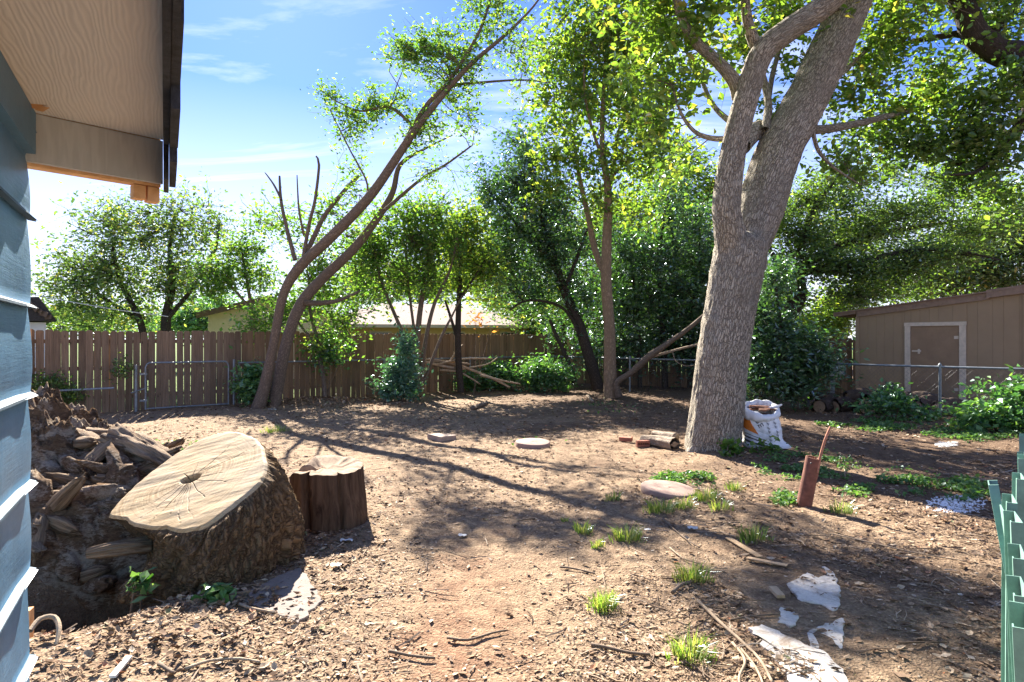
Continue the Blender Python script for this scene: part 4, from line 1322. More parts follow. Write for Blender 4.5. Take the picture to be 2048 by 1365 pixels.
# --- multi stem small trees before the fence
Ym = 17.8
tree("multi_stem_tree", "cluster of thin upright stems with loose green leaves before the yellow house", "tree", tuple(P(830, 790, Ym)),
     [pth(Ym, [(838, 775), (835, 700), (838, 640), (850, 560), (866, 480), (880, 420)], [13, 12, 11, 9, 7, 4], 0.3),
      pth(Ym, [(830, 770), (818, 700), (790, 630), (765, 570), (745, 500)], [9, 8, 7, 5, 3], -0.2),
      pth(Ym, [(842, 770), (850, 690), (868, 610), (900, 540), (915, 470)], [10, 9, 7, 5, 3], -0.3),
      pth(Ym, [(833, 770), (830, 680), (818, 580), (812, 500), (818, 430)], [7, 6, 5, 4, 2], 0.4),
      pth(Ym, [(846, 770), (880, 680), (905, 630), (925, 590)], [7, 6, 4, 2], 0.2)],
     [clump(790, 470, 17.8, 70, 60, 1.0), clump(850, 440, 18, 60, 55, 1.0), clump(740, 520, 17.8, 50, 55, 0.8), clump(820, 550, 17.9, 70, 50, 0.9), clump(880, 510, 17.8, 50, 50, 0.7), clump(770, 590, 17.8, 40, 30, 0.2), clump(710, 570, 17.8, 35, 35, 0.3)],
     620, 10500, LEAF["feather"], 0.10, M["brown_bark"], 8, dens=1.2, spread=0.17, sec=0.010, branch_r=0.008)
tree("multi_stem_tree", "thin dark stem tree with yellowing leaves right of the stem cluster", "tree", tuple(P(915, 785, 18.6)),
     [pth(18.6, [(922, 785), (916, 700), (917, 620), (920, 560), (921, 505)], [14, 13, 11, 9, 5], 0.1),
      pth(18.6, [(918, 690), (903, 640), (890, 600)], [7, 6, 4], 0.2),
      pth(18.6, [(918, 600), (945, 560), (970, 520)], [7, 5, 3], -0.2)],
     [clump(920, 470, 18.8, 55, 45, 1.0), clump(960, 530, 18.9, 45, 50, 0.9), clump(900, 560, 18.9, 45, 45, 0.6), clump(940, 430, 19, 40, 30, 0.5)],
     300, 5200, LEAF["lime"], 0.11, M["dark_bark"], 8, dens=1.2, spread=0.18, sec=0.010, branch_r=0.008)

# --- tree beyond the fence at the left
tree("neighbour_tree", "broad airy olive green tree beyond the left end of the fence", "tree", tuple(P(330, 720, 22.5)),
     [pth(22.5, [(335, 760), (332, 660), (335, 620), (345, 570), (340, 500), (350, 430)], [24, 20, 17, 13, 9, 4], 0.3),
      pth(22.5, [(300, 760), (285, 660), (270, 620), (240, 560), (225, 490)], [17, 14, 12, 9, 5], -0.4),
      pth(22.5, [(333, 640), (390, 570), (430, 500), (440, 440)], [10, 8, 5, 3], 0.4),
      pth(22.5, [(280, 640), (200, 590), (150, 540), (110, 500)], [9, 7, 5, 2], 0.2)],
     [clump(240, 470, 22.5, 85, 60, 1.2), clump(330, 450, 22.6, 90, 55, 1.1), clump(410, 470, 22.7, 60, 60, 0.8), clump(180, 540, 22.4, 75, 55, 1.2), clump(270, 560, 22.5, 95, 60, 1.6), clump(360, 550, 22.6, 70, 60, 1.1), clump(120, 570, 22.4, 55, 45, 0.8),
      clump(140, 620, 22.4, 75, 40, 1.2), clump(230, 630, 22.5, 80, 35, 1.2), clump(200, 420, 22.5, 50, 45, 0.4), clump(420, 430, 22.8, 40, 45, 0.4), clump(320, 400, 22.6, 60, 30, 0.4), clump(110, 500, 22.4, 30, 25, 0.25)],
     900, 17000, LEAF["olive"], 0.125, M["dark_bark"], 9, dens=1.0, spread=0.24, sec=0.014, branch_r=0.009)
tree("feathery_tree", "bright green feathery sapling beyond the fence left of the leaning trunks", "tree", tuple(P(480, 720, 19.5)),
     [pth(19.5, [(500, 770), (505, 660), (500, 600), (490, 540), (480, 480)], [11, 9, 7, 5, 3], 0.2),
      pth(19.5, [(502, 620), (460, 570), (420, 545)], [6, 5, 3], -0.2)],
     [clump(450, 545, 19.5, 60, 28, 1.2), clump(480, 500, 19.5, 50, 30, 0.7), clump(430, 580, 19.4, 40, 22, 0.8), clump(520, 560, 19.6, 40, 30, 0.6), clump(530, 450, 19.6, 40, 40, 0.35)],
     220, 4200, LEAF["feather"], 0.10, M["brown_bark"], 7, dens=1.3, spread=0.16, sec=0.010)
tree("small_tree", "leafy young tree entwined behind the two leaning trunks", "tree", tuple(P(640, 790, 16.6)),
     [pth(16.6, [(650, 795), (640, 700), (622, 630), (618, 560)], [9, 8, 6, 4], 0.2),
      pth(16.6, [(646, 760), (630, 690), (600, 650), (570, 600)], [7, 6, 4, 3], 0.1)],
     [clump(510, 650, 16.8, 30, 35, 1.0), clump(580, 620, 16.8, 50, 50, 0.9), clump(640, 560, 16.7, 50, 50, 0.8), clump(640, 690, 16.5, 40, 40, 0.45), clump(690, 640, 16.6, 40, 45, 0.7), clump(620, 480, 16.8, 40, 40, 0.4), clump(560, 450, 17, 45, 45, 0.3), clump(660, 420, 16.8, 55, 45, 0.35), clump(700, 500, 16.8, 50, 50, 0.4)],
     330, 6000, LEAF["feather"], 0.10, M["brown_bark"], 7, dens=1.2, spread=0.16, sec=0.009)

# --- dense dark growth at the right middle
tree("privet_thicket", "tall dense dark privet between the sapling and the big oak", "shrub", tuple(P(1330, 770, 20.8)),
     [pth(20.8, [(1330, 775), (1326, 650), (1318, 540), (1330, 420)], [14, 12, 9, 4], 0.2), pth(20.8, [(1280, 775), (1276, 640), (1262, 520)], [10, 8, 5], 0.2), pth(20.8, [(1380, 775), (1385, 640), (1400, 500), (1390, 420)], [12, 10, 7, 4], 0.2), pth(21.2, [(1345, 600), (1348, 500), (1335, 400), (1340, 300)], [8, 7, 5, 3], 0.2)],
     [clump(1285, 520, 21, 60, 70, 1.2), clump(1350, 470, 21, 60, 70, 1.0), clump(1290, 620, 21, 65, 60, 1.4), clump(1370, 590, 20.8, 70, 70, 1.6), clump(1300, 690, 21.2, 70, 40, 1.1), clump(1380, 690, 20.8, 65, 50, 1.3), clump(1410, 520, 20.8, 50, 60, 1.0), clump(1340, 380, 21, 50, 50, 0.4), clump(1400, 430, 21, 40, 40, 0.5), clump(1230, 600, 21.4, 45, 80, 0.9), clump(1225, 480, 21.4, 45, 50, 0.5), clump(1240, 710, 21.6, 45, 35, 0.8), clump(1440, 640, 20.6, 40, 80, 0.9), clump(1180, 690, 21.6, 45, 40, 0.7)],
     900, 24000, LEAF["dark"], 0.115, M["dark_bark"], 8, dens=1.2, spread=0.19, sec=0.012, branch_r=0.008)
tree("glossy_shrub", "big glossy dark shrub just right of the oak trunk behind the bag", "shrub", tuple(P(1570, 800, 14.6)),
     [pth(14.6, [(1570, 800), (1572, 720), (1560, 640), (1550, 560)], [12, 10, 8, 4], 0.2), pth(14.6, [(1520, 800), (1515, 720), (1510, 640)], [9, 7, 4], 0.3), pth(14.6, [(1620, 800), (1632, 740), (1640, 690)], [9, 7, 4], 0.3)],
     [clump(1530, 640, 14.9, 50, 60, 1.0), clump(1590, 700, 14.7, 60, 50, 1.3), clump(1530, 740, 14.6, 55, 45, 1.2), clump(1630, 730, 14.5, 38, 45, 1.0), clump(1580, 770, 14.4, 70, 28, 1.0), clump(1500, 700, 15, 30, 60, 0.7), clump(1545, 560, 15.2, 45, 45, 0.6)],
     620, 11500, LEAF["dark"], 0.105, M["dark_bark"], 8, dens=1.5, spread=0.14, sec=0.010, branch_r=0.008, aspect=0.36)

# --- big layered tree behind the shed at the right
tree("spreading_elm", "wide tree with layered dark green sprays behind the brown shed", "tree", tuple(P(1545, 760, 19.5)),
     [pth(19.5, [(1520, 780), (1540, 690), (1575, 630), (1598, 590), (1600, 540), (1660, 500), (1740, 470), (1830, 455), (1930, 440)], [40, 36, 34, 30, 24, 17, 13, 9, 5], 1.6),
      pth(19.5, [(1600, 560), (1605, 480), (1640, 400), (1700, 330)], [16, 13, 9, 4], 0.7),
      pth(19.6, [(1600, 545), (1700, 530), (1800, 505), (1900, 500), (2000, 520)], [17, 13, 9, 6, 3], -1.0),
      pth(19.5, [(1598, 580), (1540, 500), (1520, 420)], [12, 9, 4], 0.5)],
     [clump(1640, 400, 20.5, 90, 45, 1.0), clump(1560, 450, 20, 70, 50, 0.9), clump(1720, 460, 20.3, 90, 28, 1.1), clump(1820, 420, 20.6, 100, 32, 1.0), clump(1650, 530, 19.6, 80, 30, 1.1), clump(1760, 540, 19.2, 90, 26, 1.2), clump(1870, 510, 19.2, 90, 28, 1.1), clump(1950, 470, 20.5, 80, 36, 0.9),
      clump(1600, 490, 19.8, 60, 35, 0.8), clump(1700, 590, 19.4, 70, 22, 0.9), clump(1560, 560, 19.8, 50, 40, 0.9), clump(1800, 580, 19.6, 90, 18, 0.8), clump(1740, 350, 20.8, 90, 36, 0.7), clump(1900, 350, 21, 90, 36, 0.6), clump(2000, 400, 21, 60, 50, 0.7)],
     1300, 30000, LEAF["oakdark"], 0.10, M["dark_bark"], 10, dens=1.3, spread=0.2, sec=0.013, branch_r=0.008)

# --- oak at the far right whose limbs hang in from the edge
Yr = 10.5
tree("overhanging_oak", "dark limbed oak reaching in over the shed from the right edge", "tree", (9.6, 10.6, 0),
     [(np.array([[9.6, 10.6, -0.1], [9.5, 10.6, 2.0], [9.35, 10.5, 4.0], P(2060, 145, Yr), P(1992, 102, Yr), P(1950, 68, Yr), P(1925, 10, Yr), P(1880, -60, Yr)]), np.array([0.36, 0.33, 0.3, 0.24, 0.20, 0.19, 0.17, 0.12])),
      pth(Yr, [(2075, 180), (2048, 238), (2015, 285), (1970, 325), (1920, 328), (1870, 305)], [30, 24, 20, 14, 9, 5], 0.5),
      pth(Yr, [(1990, 105), (1930, 70), (1870, 75), (1800, 90), (1700, 130), (1640, 190)], [20, 14, 11, 9, 7, 4], 1.0),
      pth(Yr, [(1985, 320), (1950, 345), (1900, 350)], [9, 6, 3], -0.3),
      pth(Yr, [(1970, 90), (2010, 40), (2048, -10)], [16, 12, 8], 0.6)],
     [clump(1960, 200, 10.6, 70, 50, 1.1), clump(1880, 140, 10.8, 60, 40, 0.7), clump(1990, 40, 10.8, 60, 60, 0.9), clump(1900, 280, 10.8, 80, 40, 1.1), clump(1820, 300, 11.2, 70, 35, 0.8), clump(1980, 300, 10.5, 70, 50, 1.1), clump(1930, 370, 10.8, 70, 35, 0.7), clump(1760, 130, 11, 60, 40, 0.6),
      clump(2030, 160, 10.2, 40, 60, 0.7), clump(2020, 400, 10.8, 50, 45, 0.6), clump(1740, 270, 11.3, 60, 40, 0.6), clump(1660, 210, 11.4, 40, 40, 0.4), clump(1930, -50, 10.6, 120, 60, 0.8)],
     900, 15500, LEAF["oakdark"], 0.085, M["dark_bark"], 14, dens=0.65, spread=0.13, six=True, sec=0.010, branch_r=0.007, aspect=0.6, disp=lambda T, S, R: (ridge(np.cos(T) * 3, np.sin(T) * 3, S * 3, o=2, seed=5) - 0.5) * 0.05 * np.clip(R / 0.2, 0.2, 1))

# --- trees farther off
far = [
    ("background_tree", "grey green tree filling the sky behind the shed's right end", (1960, 760, 27), [clump(1930, 510, 27, 90, 60, 1), clump(2020, 470, 27, 80, 70, 1), clump(2010, 560, 27, 70, 50, 1), clump(1880, 570, 27, 60, 40, 0.8), clump(1780, 560, 27, 80, 40, 0.9), clump(1700, 480, 27, 80, 60, 0.7)], 15000, "olive", 0.15),
    ("background_tree", "sunny yellow green tree behind the dark evergreen and the fence", (960, 760, 46), [clump(960, 550, 46, 60, 50, 1.2), clump(1020, 590, 46, 60, 40, 1), clump(920, 520, 46, 40, 50, 0.8), clump(1070, 590, 46, 60, 50, 0.8)], 6500, "yellow", 0.24),
    ("background_tree", "light green tree showing between the oak trunk and the shed", (1680, 760, 27), [clump(1670, 640, 27, 50, 35, 1), clump(1620, 660, 27, 50, 30, 0.8), clump(1700, 600, 27, 50, 30, 0.8)], 3800, "lime", 0.14),
    ("background_tree", "hazy tree rising over the roof of the yellow house", (760, 760, 46), [clump(720, 570, 46, 60, 45, 1), clump(790, 560, 46, 60, 50, 1), clump(660, 600, 46, 50, 30, 0.8), clump(860, 580, 46, 60, 40, 0.9)], 5000, "olive", 0.24),
    ("background_tree", "round far tree left of the cream gable beyond the fence", (400, 760, 34), [clump(395, 640, 34, 40, 28, 1), clump(430, 610, 36, 40, 20, 0.7), clump(350, 650, 34, 40, 20, 0.7)], 3000, "shrub", 0.17),
    ("background_tree", "tall shady tree behind the privet and the oak trunk", (1400, 760, 27), [clump(1330, 480, 27, 80, 80, 1), clump(1420, 400, 27, 70, 70, 0.9), clump(1420, 520, 27, 80, 70, 1), clump(1260, 560, 27, 60, 70, 1), clump(1480, 610, 27, 60, 60, 0.9), clump(1350, 620, 27, 80, 50, 1), clump(1360, 330, 27, 70, 60, 0.8), clump(1300, 400, 27, 70, 60, 0.7), clump(1200, 480, 27, 70, 60, 0.6), clump(1180, 610, 27, 70, 60, 0.8), clump(1560, 600, 27, 60, 50, 0.9)], 14000, "oak", 0.16),
    ("background_tree", "broad leafy tree filling the gap between sapling and dark evergreen", (1110, 760, 30), [clump(1020, 500, 30, 60, 90, 1), clump(1110, 470, 30, 70, 90, 1), clump(1200, 430, 30, 60, 80, 0.8), clump(1270, 480, 30, 60, 90, 1), clump(1150, 580, 30, 90, 60, 1), clump(1040, 600, 30, 60, 50, 0.8), clump(1250, 600, 30, 70, 60, 0.9)], 9000, "olive", 0.17),
    ("background_tree", "pale far tree low beyond the left fence behind the broad tree", (180, 760, 40), [clump(120, 640, 40, 90, 25, 1), clump(220, 640, 40, 90, 25, 1), clump(320, 650, 40, 60, 20, 0.7)], 3500, "olive", 0.2),
    ("background_tree", "dark treetop beyond the corner where the two fences meet", (1120, 760, 34), [clump(1100, 640, 34, 70, 45, 1), clump(1180, 600, 34, 70, 60, 1), clump(1240, 650, 34, 70, 40, 1)], 7000, "shrub", 0.17),
]
for (nm, lab, (bx, by, Y), cl_, nl, lf, sz) in far:
    base = P(bx, by, Y); base[2] = 0
    top = np.mean([c[0] for c in cl_], axis=0)
    tr = np.vstack([base + (0, 0, -0.1), base * 0.6 + top * 0.4, base * 0.25 + top * 0.75, top + (0, 0, 0.4)])
    tree(nm, lab, "tree", tuple(base), [(tr, np.array([0.2, 0.16, 0.11, 0.04]))], cl_, nl // 26, nl, LEAF[lf], sz, M["dark_bark"], 7, group="trees beyond the yard", spread=0.3, sec=0.014)

# --- shrubs and low plants
def shrub(name, label, px, py, Y, cls, nl, leaf, size, group=None, stems=5, **kw):
    base = G(px, py) if Y is None else np.array([(px - 1024) / F_PX * Y, Y, 0.0])
    base[2] = gz(base[0], base[1])
    root_tr = []
    for k in range(stems):
        c = cls[k % len(cls)]
        e = c[0] + rng.normal(size=3) * c[1] * 0.35
        s0 = base + np.array([rng.uniform(-0.1, 0.1), rng.uniform(-0.1, 0.1), -0.03])
        root_tr.append((np.vstack([s0, s0 * 0.55 + e * 0.45 + rng.normal(size=3) * 0.04, e]), np.array([0.014, 0.01, 0.004])))
    root = thing(name, tuple(base), label, "shrub", group)
    bb = B(); sk = []
    for p_, r_ in root_tr:
        q, _ = tube(bb, p_, r_, 5, 0.12); sk.append(q)
    bb.build("stems", M["twig"], root, True)
    foliage(root, sk, cls, max(10, nl // 18), nl, leaf, size, M["twig"], sec=0.006, branch_r=0.006, **kw)


shrub("blue_green_shrub", "upright blue green shrub under the thin stem cluster", 800, 800, 16.6, [clump(815, 690, 16.8, 20, 35, 0.7), clump(800, 740, 16.6, 34, 26, 1.1), clump(785, 775, 16.5, 28, 26, 1.0), clump(820, 775, 16.5, 22, 22, 0.7)], 1900, LEAF["blue"], 0.10, spread=0.08, aspect=0.45)
shrub("bright_shrub", "bright leaved shrub at the foot of the leaning trunks by the fence", 503, 803, 15.2, [clump(500, 775, 15.3, 24, 30, 1.0), clump(512, 745, 15.4, 16, 16, 0.6)], 800, LEAF["shrub"], 0.11, spread=0.08)
shrub("low_shrub", "low sunlit shrub left of the brush by the fence corner", 1000, 772, None, [clump(1000, 750, 20.2, 34, 22, 1.0), clump(975, 760, 20.0, 24, 16, 0.7)], 1700, LEAF["shrub"], 0.10, spread=0.1)
shrub("low_shrub", "rounded sunlit shrub before the slanting black trunk", 1095, 776, None, [clump(1085, 748, 19.8, 45, 26, 1.2), clump(1120, 750, 19.8, 30, 22, 0.7), clump(1060, 760, 19.8, 30, 18, 0.6)], 2600, LEAF["shrub"], 0.095, spread=0.1)
shrub("low_shrub", "small scrappy shrub beside the fallen brush", 945, 780, None, [clump(940, 762, 19.8, 26, 18, 1.0)], 600, LEAF["shrub"], 0.09, spread=0.1)
shrub("leafy_shrub", "yellow green leafy shrub at the right end of the chain link", 1985, 862, None, [clump(1990, 825, 11.3, 50, 26, 1.3), clump(1950, 840, 11.2, 36, 20, 0.9), clump(2030, 795, 11.6, 30, 34, 0.9), clump(1965, 785, 11.7, 26, 18, 0.35), clump(2040, 840, 11.0, 40, 28, 0.9)], 1150, LEAF["shrub"], 0.10, spread=0.09, aspect=0.6)
shrub("vine_plant", "leafy vine scrambling over the log pile by the chain link", 1790, 838, None, [clump(1775, 790, 13.0, 28, 20, 1.0), clump(1800, 815, 12.8, 40, 16, 1.0), clump(1745, 815, 13, 30, 14, 0.7), clump(1860, 830, 12.8, 36, 14, 0.7)], 620, LEAF["shrub"], 0.085, spread=0.09, aspect=0.6)
shrub("oak_sprout", "green sprout growing at the foot of the big oak", 1468, 918, None, [clump(1462, 895, 8.6, 14, 20, 1.0), clump(1475, 908, 8.6, 18, 12, 0.8)], 60, LEAF["feather"], 0.085, spread=0.05, aspect=0.7)
shrub("oak_sprout", "green sprout growing in front of the white bag", 1530, 912, None, [clump(1525, 895, 8.75, 28, 12, 1.0), clump(1550, 905, 8.7, 16, 12, 0.7)], 50, LEAF["feather"], 0.08, spread=0.05, aspect=0.7)
shrub("fence_vine", "dark vine tangle hanging on the loose pipe at far left", 100, 815, 13.3, [clump(100, 770, 13.3, 36, 16, 1.0), clump(130, 790, 13.4, 26, 20, 0.6), clump(240, 735, 13.9, 22, 12, 0.5)], 700, LEAF["oakdark"], 0.07, spread=0.09)
shrub("rust_leaf_sapling", "small sapling with rust red leaves before the yellow house", 950, 778, 19.2, [clump(955, 640, 19.2, 20, 20, 1.0), clump(985, 655, 19.2, 12, 8, 0.4)], 34, LEAF["rustleaf"], 0.10, spread=0.1, stems=2)
shrub("low_shrub", "thin leafy shrub at the timber fence right of the leaning trunks", 655, 800, 16.8, [clump(655, 705, 16.7, 24, 30, 1.0), clump(700, 700, 16.8, 16, 12, 0.4)], 420, LEAF["shrub"], 0.09, spread=0.09, stems=3)
shrub("oak_seedling", "small green oak seedling in the shade under the big cut stump", 430, 1205, None, [clump(432, 1190, 3.85, 26, 14, 1.0)], 34, M["cover"], 0.075, spread=0.02, aspect=0.6, stems=3)
shrub("oak_seedling", "small green seedling left beneath the cut stump by the pit", 280, 1175, None, [clump(278, 1163, 3.95, 20, 12, 1.0)], 22, M["cover"], 0.07, spread=0.02, aspect=0.6, stems=3)

# ------------------------------------------------------------------ the big cut stump
PL_A, PL_B, PL_C = 0.34, 0.264, 0.54


def face_pt(px, py):
    kx = (px - 1024) / F_PX; kz = (py - 682) / F_PX
    # EYE - kz*Y = A + B(kx*Y + 2.14) + C(Y - 4.15)
    Y = (EYE - PL_A - PL_B * 2.14 + PL_C * 4.15) / (kz + PL_B * kx + PL_C)
    x = kx * Y
    return np.array([x, Y, PL_A + PL_B * (x + 2.14) + PL_C * (Y - 4.15)])


outl = [(215, 1031), (243, 996), (280, 962), (325, 926), (378, 891), (425, 868), (455, 861), (492, 868), (520, 886), (529, 912), (531, 942), (520, 966), (498, 986), (470, 1009), (440, 1032), (405, 1053), (370, 1061), (330, 1054), (285, 1052), (250, 1036), (232, 1034)]
pith = face_pt(381, 958)
R0 = np.array([face_pt(*p) for p in outl])
ex = np.array([1, 0, PL_B]); ex /= np.linalg.norm(ex)
nrm = np.array([-PL_B, -PL_C, 1.0]); nrm /= np.linalg.norm(nrm)
ey = np.cross(nrm, ex)
loc = np.c_[(R0 - pith) @ ex, (R0 - pith) @ ey]
angs = np.arctan2(loc[:, 1], loc[:, 0]); rs = np.hypot(loc[:, 0], loc[:, 1])
od = np.argsort(angs); angs, rs = angs[od], rs[od]
NA = 560
th = np.linspace(-math.pi, math.pi, NA + 1)[:-1]
rim = np.interp(th, np.r_[angs[-1] - 2 * math.pi, angs, angs[0] + 2 * math.pi], np.r_[rs[-1], rs, rs[0]])
ker = np.exp(-np.linspace(-2, 2, 9) ** 2); ker /= ker.sum()
rim = np.convolve(np.r_[rim[-4:], rim, rim[:4]], ker, "valid")
rimj = rim * (1 + 0.02 * (ridge(np.cos(th) * 9, np.sin(th) * 9, o=3, seed=77) - 0.5))
stump = thing("tree_stump", tuple(np.array([-2.15, 4.6, 0])), "huge freshly sawn stump with ringed pale top and ridged bark", "stump")
# sawn face: radial grid with real checks cut into it
rr_ = np.concatenate([[0.0, 0.012, 0.024], np.linspace(0.036, 1.0, 64)])
TT, RR = np.meshgrid(th, rr_)
Lr = RR * rimj[None, :]
crk = np.zeros_like(Lr)
cracks = [(2.25, 0.25, 0.016), (1.0, 0.75, 0.007), (0.72, 0.35, 0.006), (-0.5, 0.55, 0.005), (-0.95, 0.5, 0.006), (-1.25, 0.75, 0.007), (-1.55, 0.7, 0.006), (-1.85, 0.85, 0.007), (-2.2, 0.8, 0.006), (-2.5, 0.7, 0.006), (-2.85, 0.6, 0.005), (0.35, 0.3, 0.005), (-0.15, 0.4, 0.005), (1.6, 0.4, 0.005), (2.8, 0.3, 0.005), (0.5, 0.85, 0.006), (-1.4, 0.95, 0.005), (-1.7, 0.5, 0.005)]
for (a0, ln, wd) in cracks:
    wig = a0 + 0.05 * np.sin(Lr * 9 + a0 * 3) + 0.012 * np.sin(Lr * 31 + a0)
    da = np.abs((TT - wig + math.pi) % (2 * math.pi) - math.pi)
    ww = 0.32 * wd * np.clip(1.15 - RR / ln, 0, 1)
    crk = np.maximum(crk, 0.8 * np.exp(-(da * Lr / (ww + 1e-4)) ** 2) * (RR < ln * 1.1))
hole = np.exp(-((Lr * np.cos(TT) / 0.06) ** 2 + (Lr * np.sin(TT) / 0.035) ** 2) ** 2)
crk = np.maximum(crk, hole)
saw = (fbm(Lr * np.cos(TT) * 3 + 5, Lr * np.sin(TT) * 14, o=3, seed=4) - 0.5) * 0.012
dep = -0.02 * crk - 0.06 * hole + saw - 0.018 * np.clip((RR - 0.97) / 0.03, 0, 1)
FV = pith + (Lr * np.cos(TT))[..., None] * ex + (Lr * np.sin(TT))[..., None] * ey + dep[..., None] * nrm
n0, n1 = FV.shape[:2]
i, j = np.meshgrid(np.arange(n0 - 1), np.arange(n1), indexing="ij")
a = (i * n1 + j).ravel(); c = (i * n1 + (j + 1) % n1).ravel()
fq = np.c_[a, c, c + n1, a + n1]
uvf = np.stack([Lr * np.cos(TT), Lr * np.sin(TT)], -1).reshape(-1, 2)
b = B(); b.add(FV.reshape(-1, 3), fq, uvf, crk.ravel()); b.build("cut_face", M["cut_wood"], stump, True)
# bark mantle: from the rim down to a flared foot
top = FV[-1]
dirs = np.c_[np.cos(th)[:, None] * ex[None] + np.sin(th)[:, None] * ey[None]][:, :2]
cen = np.array([-2.1, 4.62])
tb = np.arctan2(top[:, 1] - cen[1], top[:, 0] - cen[0])
foot_r = 0.55 - 0.05 * np.exp(-((tb + 0.35) / 0.6) ** 2) + 0.035 * np.sin(tb * 5 + 1) + 0.05 * np.exp(-((tb + 1.5) / 0.5) ** 2) + 0.14 * np.exp(-((tb + 2.25) / 0.3) ** 2)
foot = np.c_[cen[0] + foot_r * np.cos(tb) * 0.92, cen[1] + foot_r * np.sin(tb), np.full(NA, -0.10)]
nv = 120
sv = np.linspace(0, 1, nv)
MV = []
for s in sv:
    e = s ** 0.7
    base = top * (1 - e) + foot * e
    base[:, 2] = top[:, 2] * (1 - s) + foot[:, 2] * s
    belly = 0.05 * math.sin(math.pi * s) * np.c_[np.cos(tb), np.sin(tb), 0 * tb]
    under = -0.20 * math.sin(math.pi * min(1, s * 1.15)) * np.exp(-((tb + 2.55) / 0.55) ** 2)[:, None] * np.c_[np.cos(tb), np.sin(tb), 0 * tb]
    MV.append(base + belly + under)
MV = np.array(MV)
S2 = np.repeat(sv[:, None], NA, 1)
lean = tb[None] + 0.35 * S2
dsp = (ridge(np.cos(lean) * 6.0, np.sin(lean) * 6.0, S2 * 1.6, o=2, seed=60) - 0.52) * 0.06 + (ridge(np.cos(lean) * 15, np.sin(lean) * 15, S2 * 2.6, o=2, seed=61) - 0.52) * 0.065
dsp += (fbm(np.cos(lean) * 40, np.sin(lean) * 40, S2 * 12, o=2, seed=62) - 0.5) * 0.03
dsp *= sstep(0.0, 0.06, S2)
MV = MV + dsp[..., None] * np.stack([np.cos(tb), np.sin(tb), 0.2 + 0 * tb], -1)[None]
a = (np.arange(nv - 1)[:, None] * NA + np.arange(NA)[None]).ravel(); c = (np.arange(nv - 1)[:, None] * NA + (np.arange(NA)[None] + 1) % NA).ravel()
uvm = np.stack([np.repeat(np.arange(NA)[None] / NA * 4.2, nv, 0), S2 * 0.9], -1).reshape(-1, 2)
b = B(); b.add(MV.reshape(-1, 3), np.c_[a, a + NA, c + NA, c], uvm); b.build("bark", M["stump_bark"], stump, True)

# ------------------------------------------------------------------ the small weathered stump
ss = thing("tree_stump", (-1.68, 5.55, 0), "small dark weathered stump with upright cracks right of the huge stump", "stump")


def ss_disp(T, S, R):
    d = (ridge(np.cos(T) * 10, np.sin(T) * 10, S * 1.2, o=2, seed=81) - 0.55) * 0.02 + (fbm(np.cos(T) * 1.2, np.sin(T) * 1.2, S * 0.5, o=2, seed=83) - 0.5) * 0.03
    d -= 0.08 * np.exp(-((T - 4.3) / 0.07) ** 2) + 0.06 * np.exp(-((T - 5.2) / 0.05) ** 2) + 0.16 * np.exp(-((T - 3.2) / 0.28) ** 2)
    return d


b = B(); tube(b, [(-1.62, 5.5, -0.12), (-1.63, 5.52, 0.1), (-1.65, 5.54, 0.3), (-1.66, 5.55, 0.50)], [0.345, 0.335, 0.33, 0.325], 120, 0.03, ss_disp, cap=False)
V = b.V[-1]
rows = len(V) // 121
tilt = (V[:, 0] + 1.66) * -0.10 + (V[:, 1] - 5.55) * 0.12
V[:, 2] += tilt * np.clip(V[:, 2] / 0.5, 0, 1) + (vn(V[:, 0] * 22, V[:, 1] * 22, seed=5) - 0.5) * 0.014 * sstep(0.4, 0.5, V[:, 2]) - 0.17 * sstep(0.25, 0.5, V[:, 2]) * sstep(-1.82, -1.97, V[:, 0]) * (0.6 + 0.8 * vn(V[:, 0] * 9, V[:, 1] * 9, seed=6))
rimv = V[-121:].copy()
b.build("bark", M["old_stump"], ss, True)
cen3 = rimv.mean(0)
rings = [rimv * (1 - k) + cen3 * k + np.array([0, 0, 0.012 * math.sin(k * 9) - 0.02 * k]) for k in (0.0, 0.12, 0.3, 0.55, 0.8, 0.999)]
VV = np.vstack(rings)
VV[121:, 2] += (fbm(VV[121:, 0] * 18, VV[121:, 1] * 18, o=3, seed=15) - 0.5) * 0.03
a = (np.arange(5)[:, None] * 121 + np.arange(120)[None]).ravel()
B().add(VV, np.c_[a, a + 1, a + 122, a + 121]).build("sawn_top", M["log_end"], ss, True)

# ------------------------------------------------------------------ rotted stump mound with roots, left of the pit
mound = thing("rotten_stump", (-4.0, 5.6, 0), "crumbling bleached remains of a rotted tree stump behind the pit", "stump")
NX, NY = 330, 310
u, v = np.meshgrid(np.linspace(-5.9, -2.35, NX), np.linspace(4.0, 7.6, NY))
env = np.exp(-(((u + 4.45) / 1.05) ** 2 + ((v - 5.85) / 0.95) ** 2) ** 1.3) * 1.05
env = np.maximum(env, 0.46 * np.exp(-(((u + 3.4) / 0.62) ** 2 + ((v - 4.85) / 0.36) ** 2) ** 1.5))
env = np.maximum(env, 0.62 * np.exp(-(((u + 3.35) / 0.75) ** 2 + ((v - 5.35) / 0.6) ** 2) ** 1.4))
wx = (fbm(u * 2, v * 2, o=3, seed=23) - 0.5) * 0.5
rg = ridge(u * 1.5 + wx, v * 2.6 + wx, o=5, seed=25)
strat = ridge(u * 3.2 + v * 1.5 + wx * 3, v * 11 - u * 4 + wx * 5, o=4, seed=33)
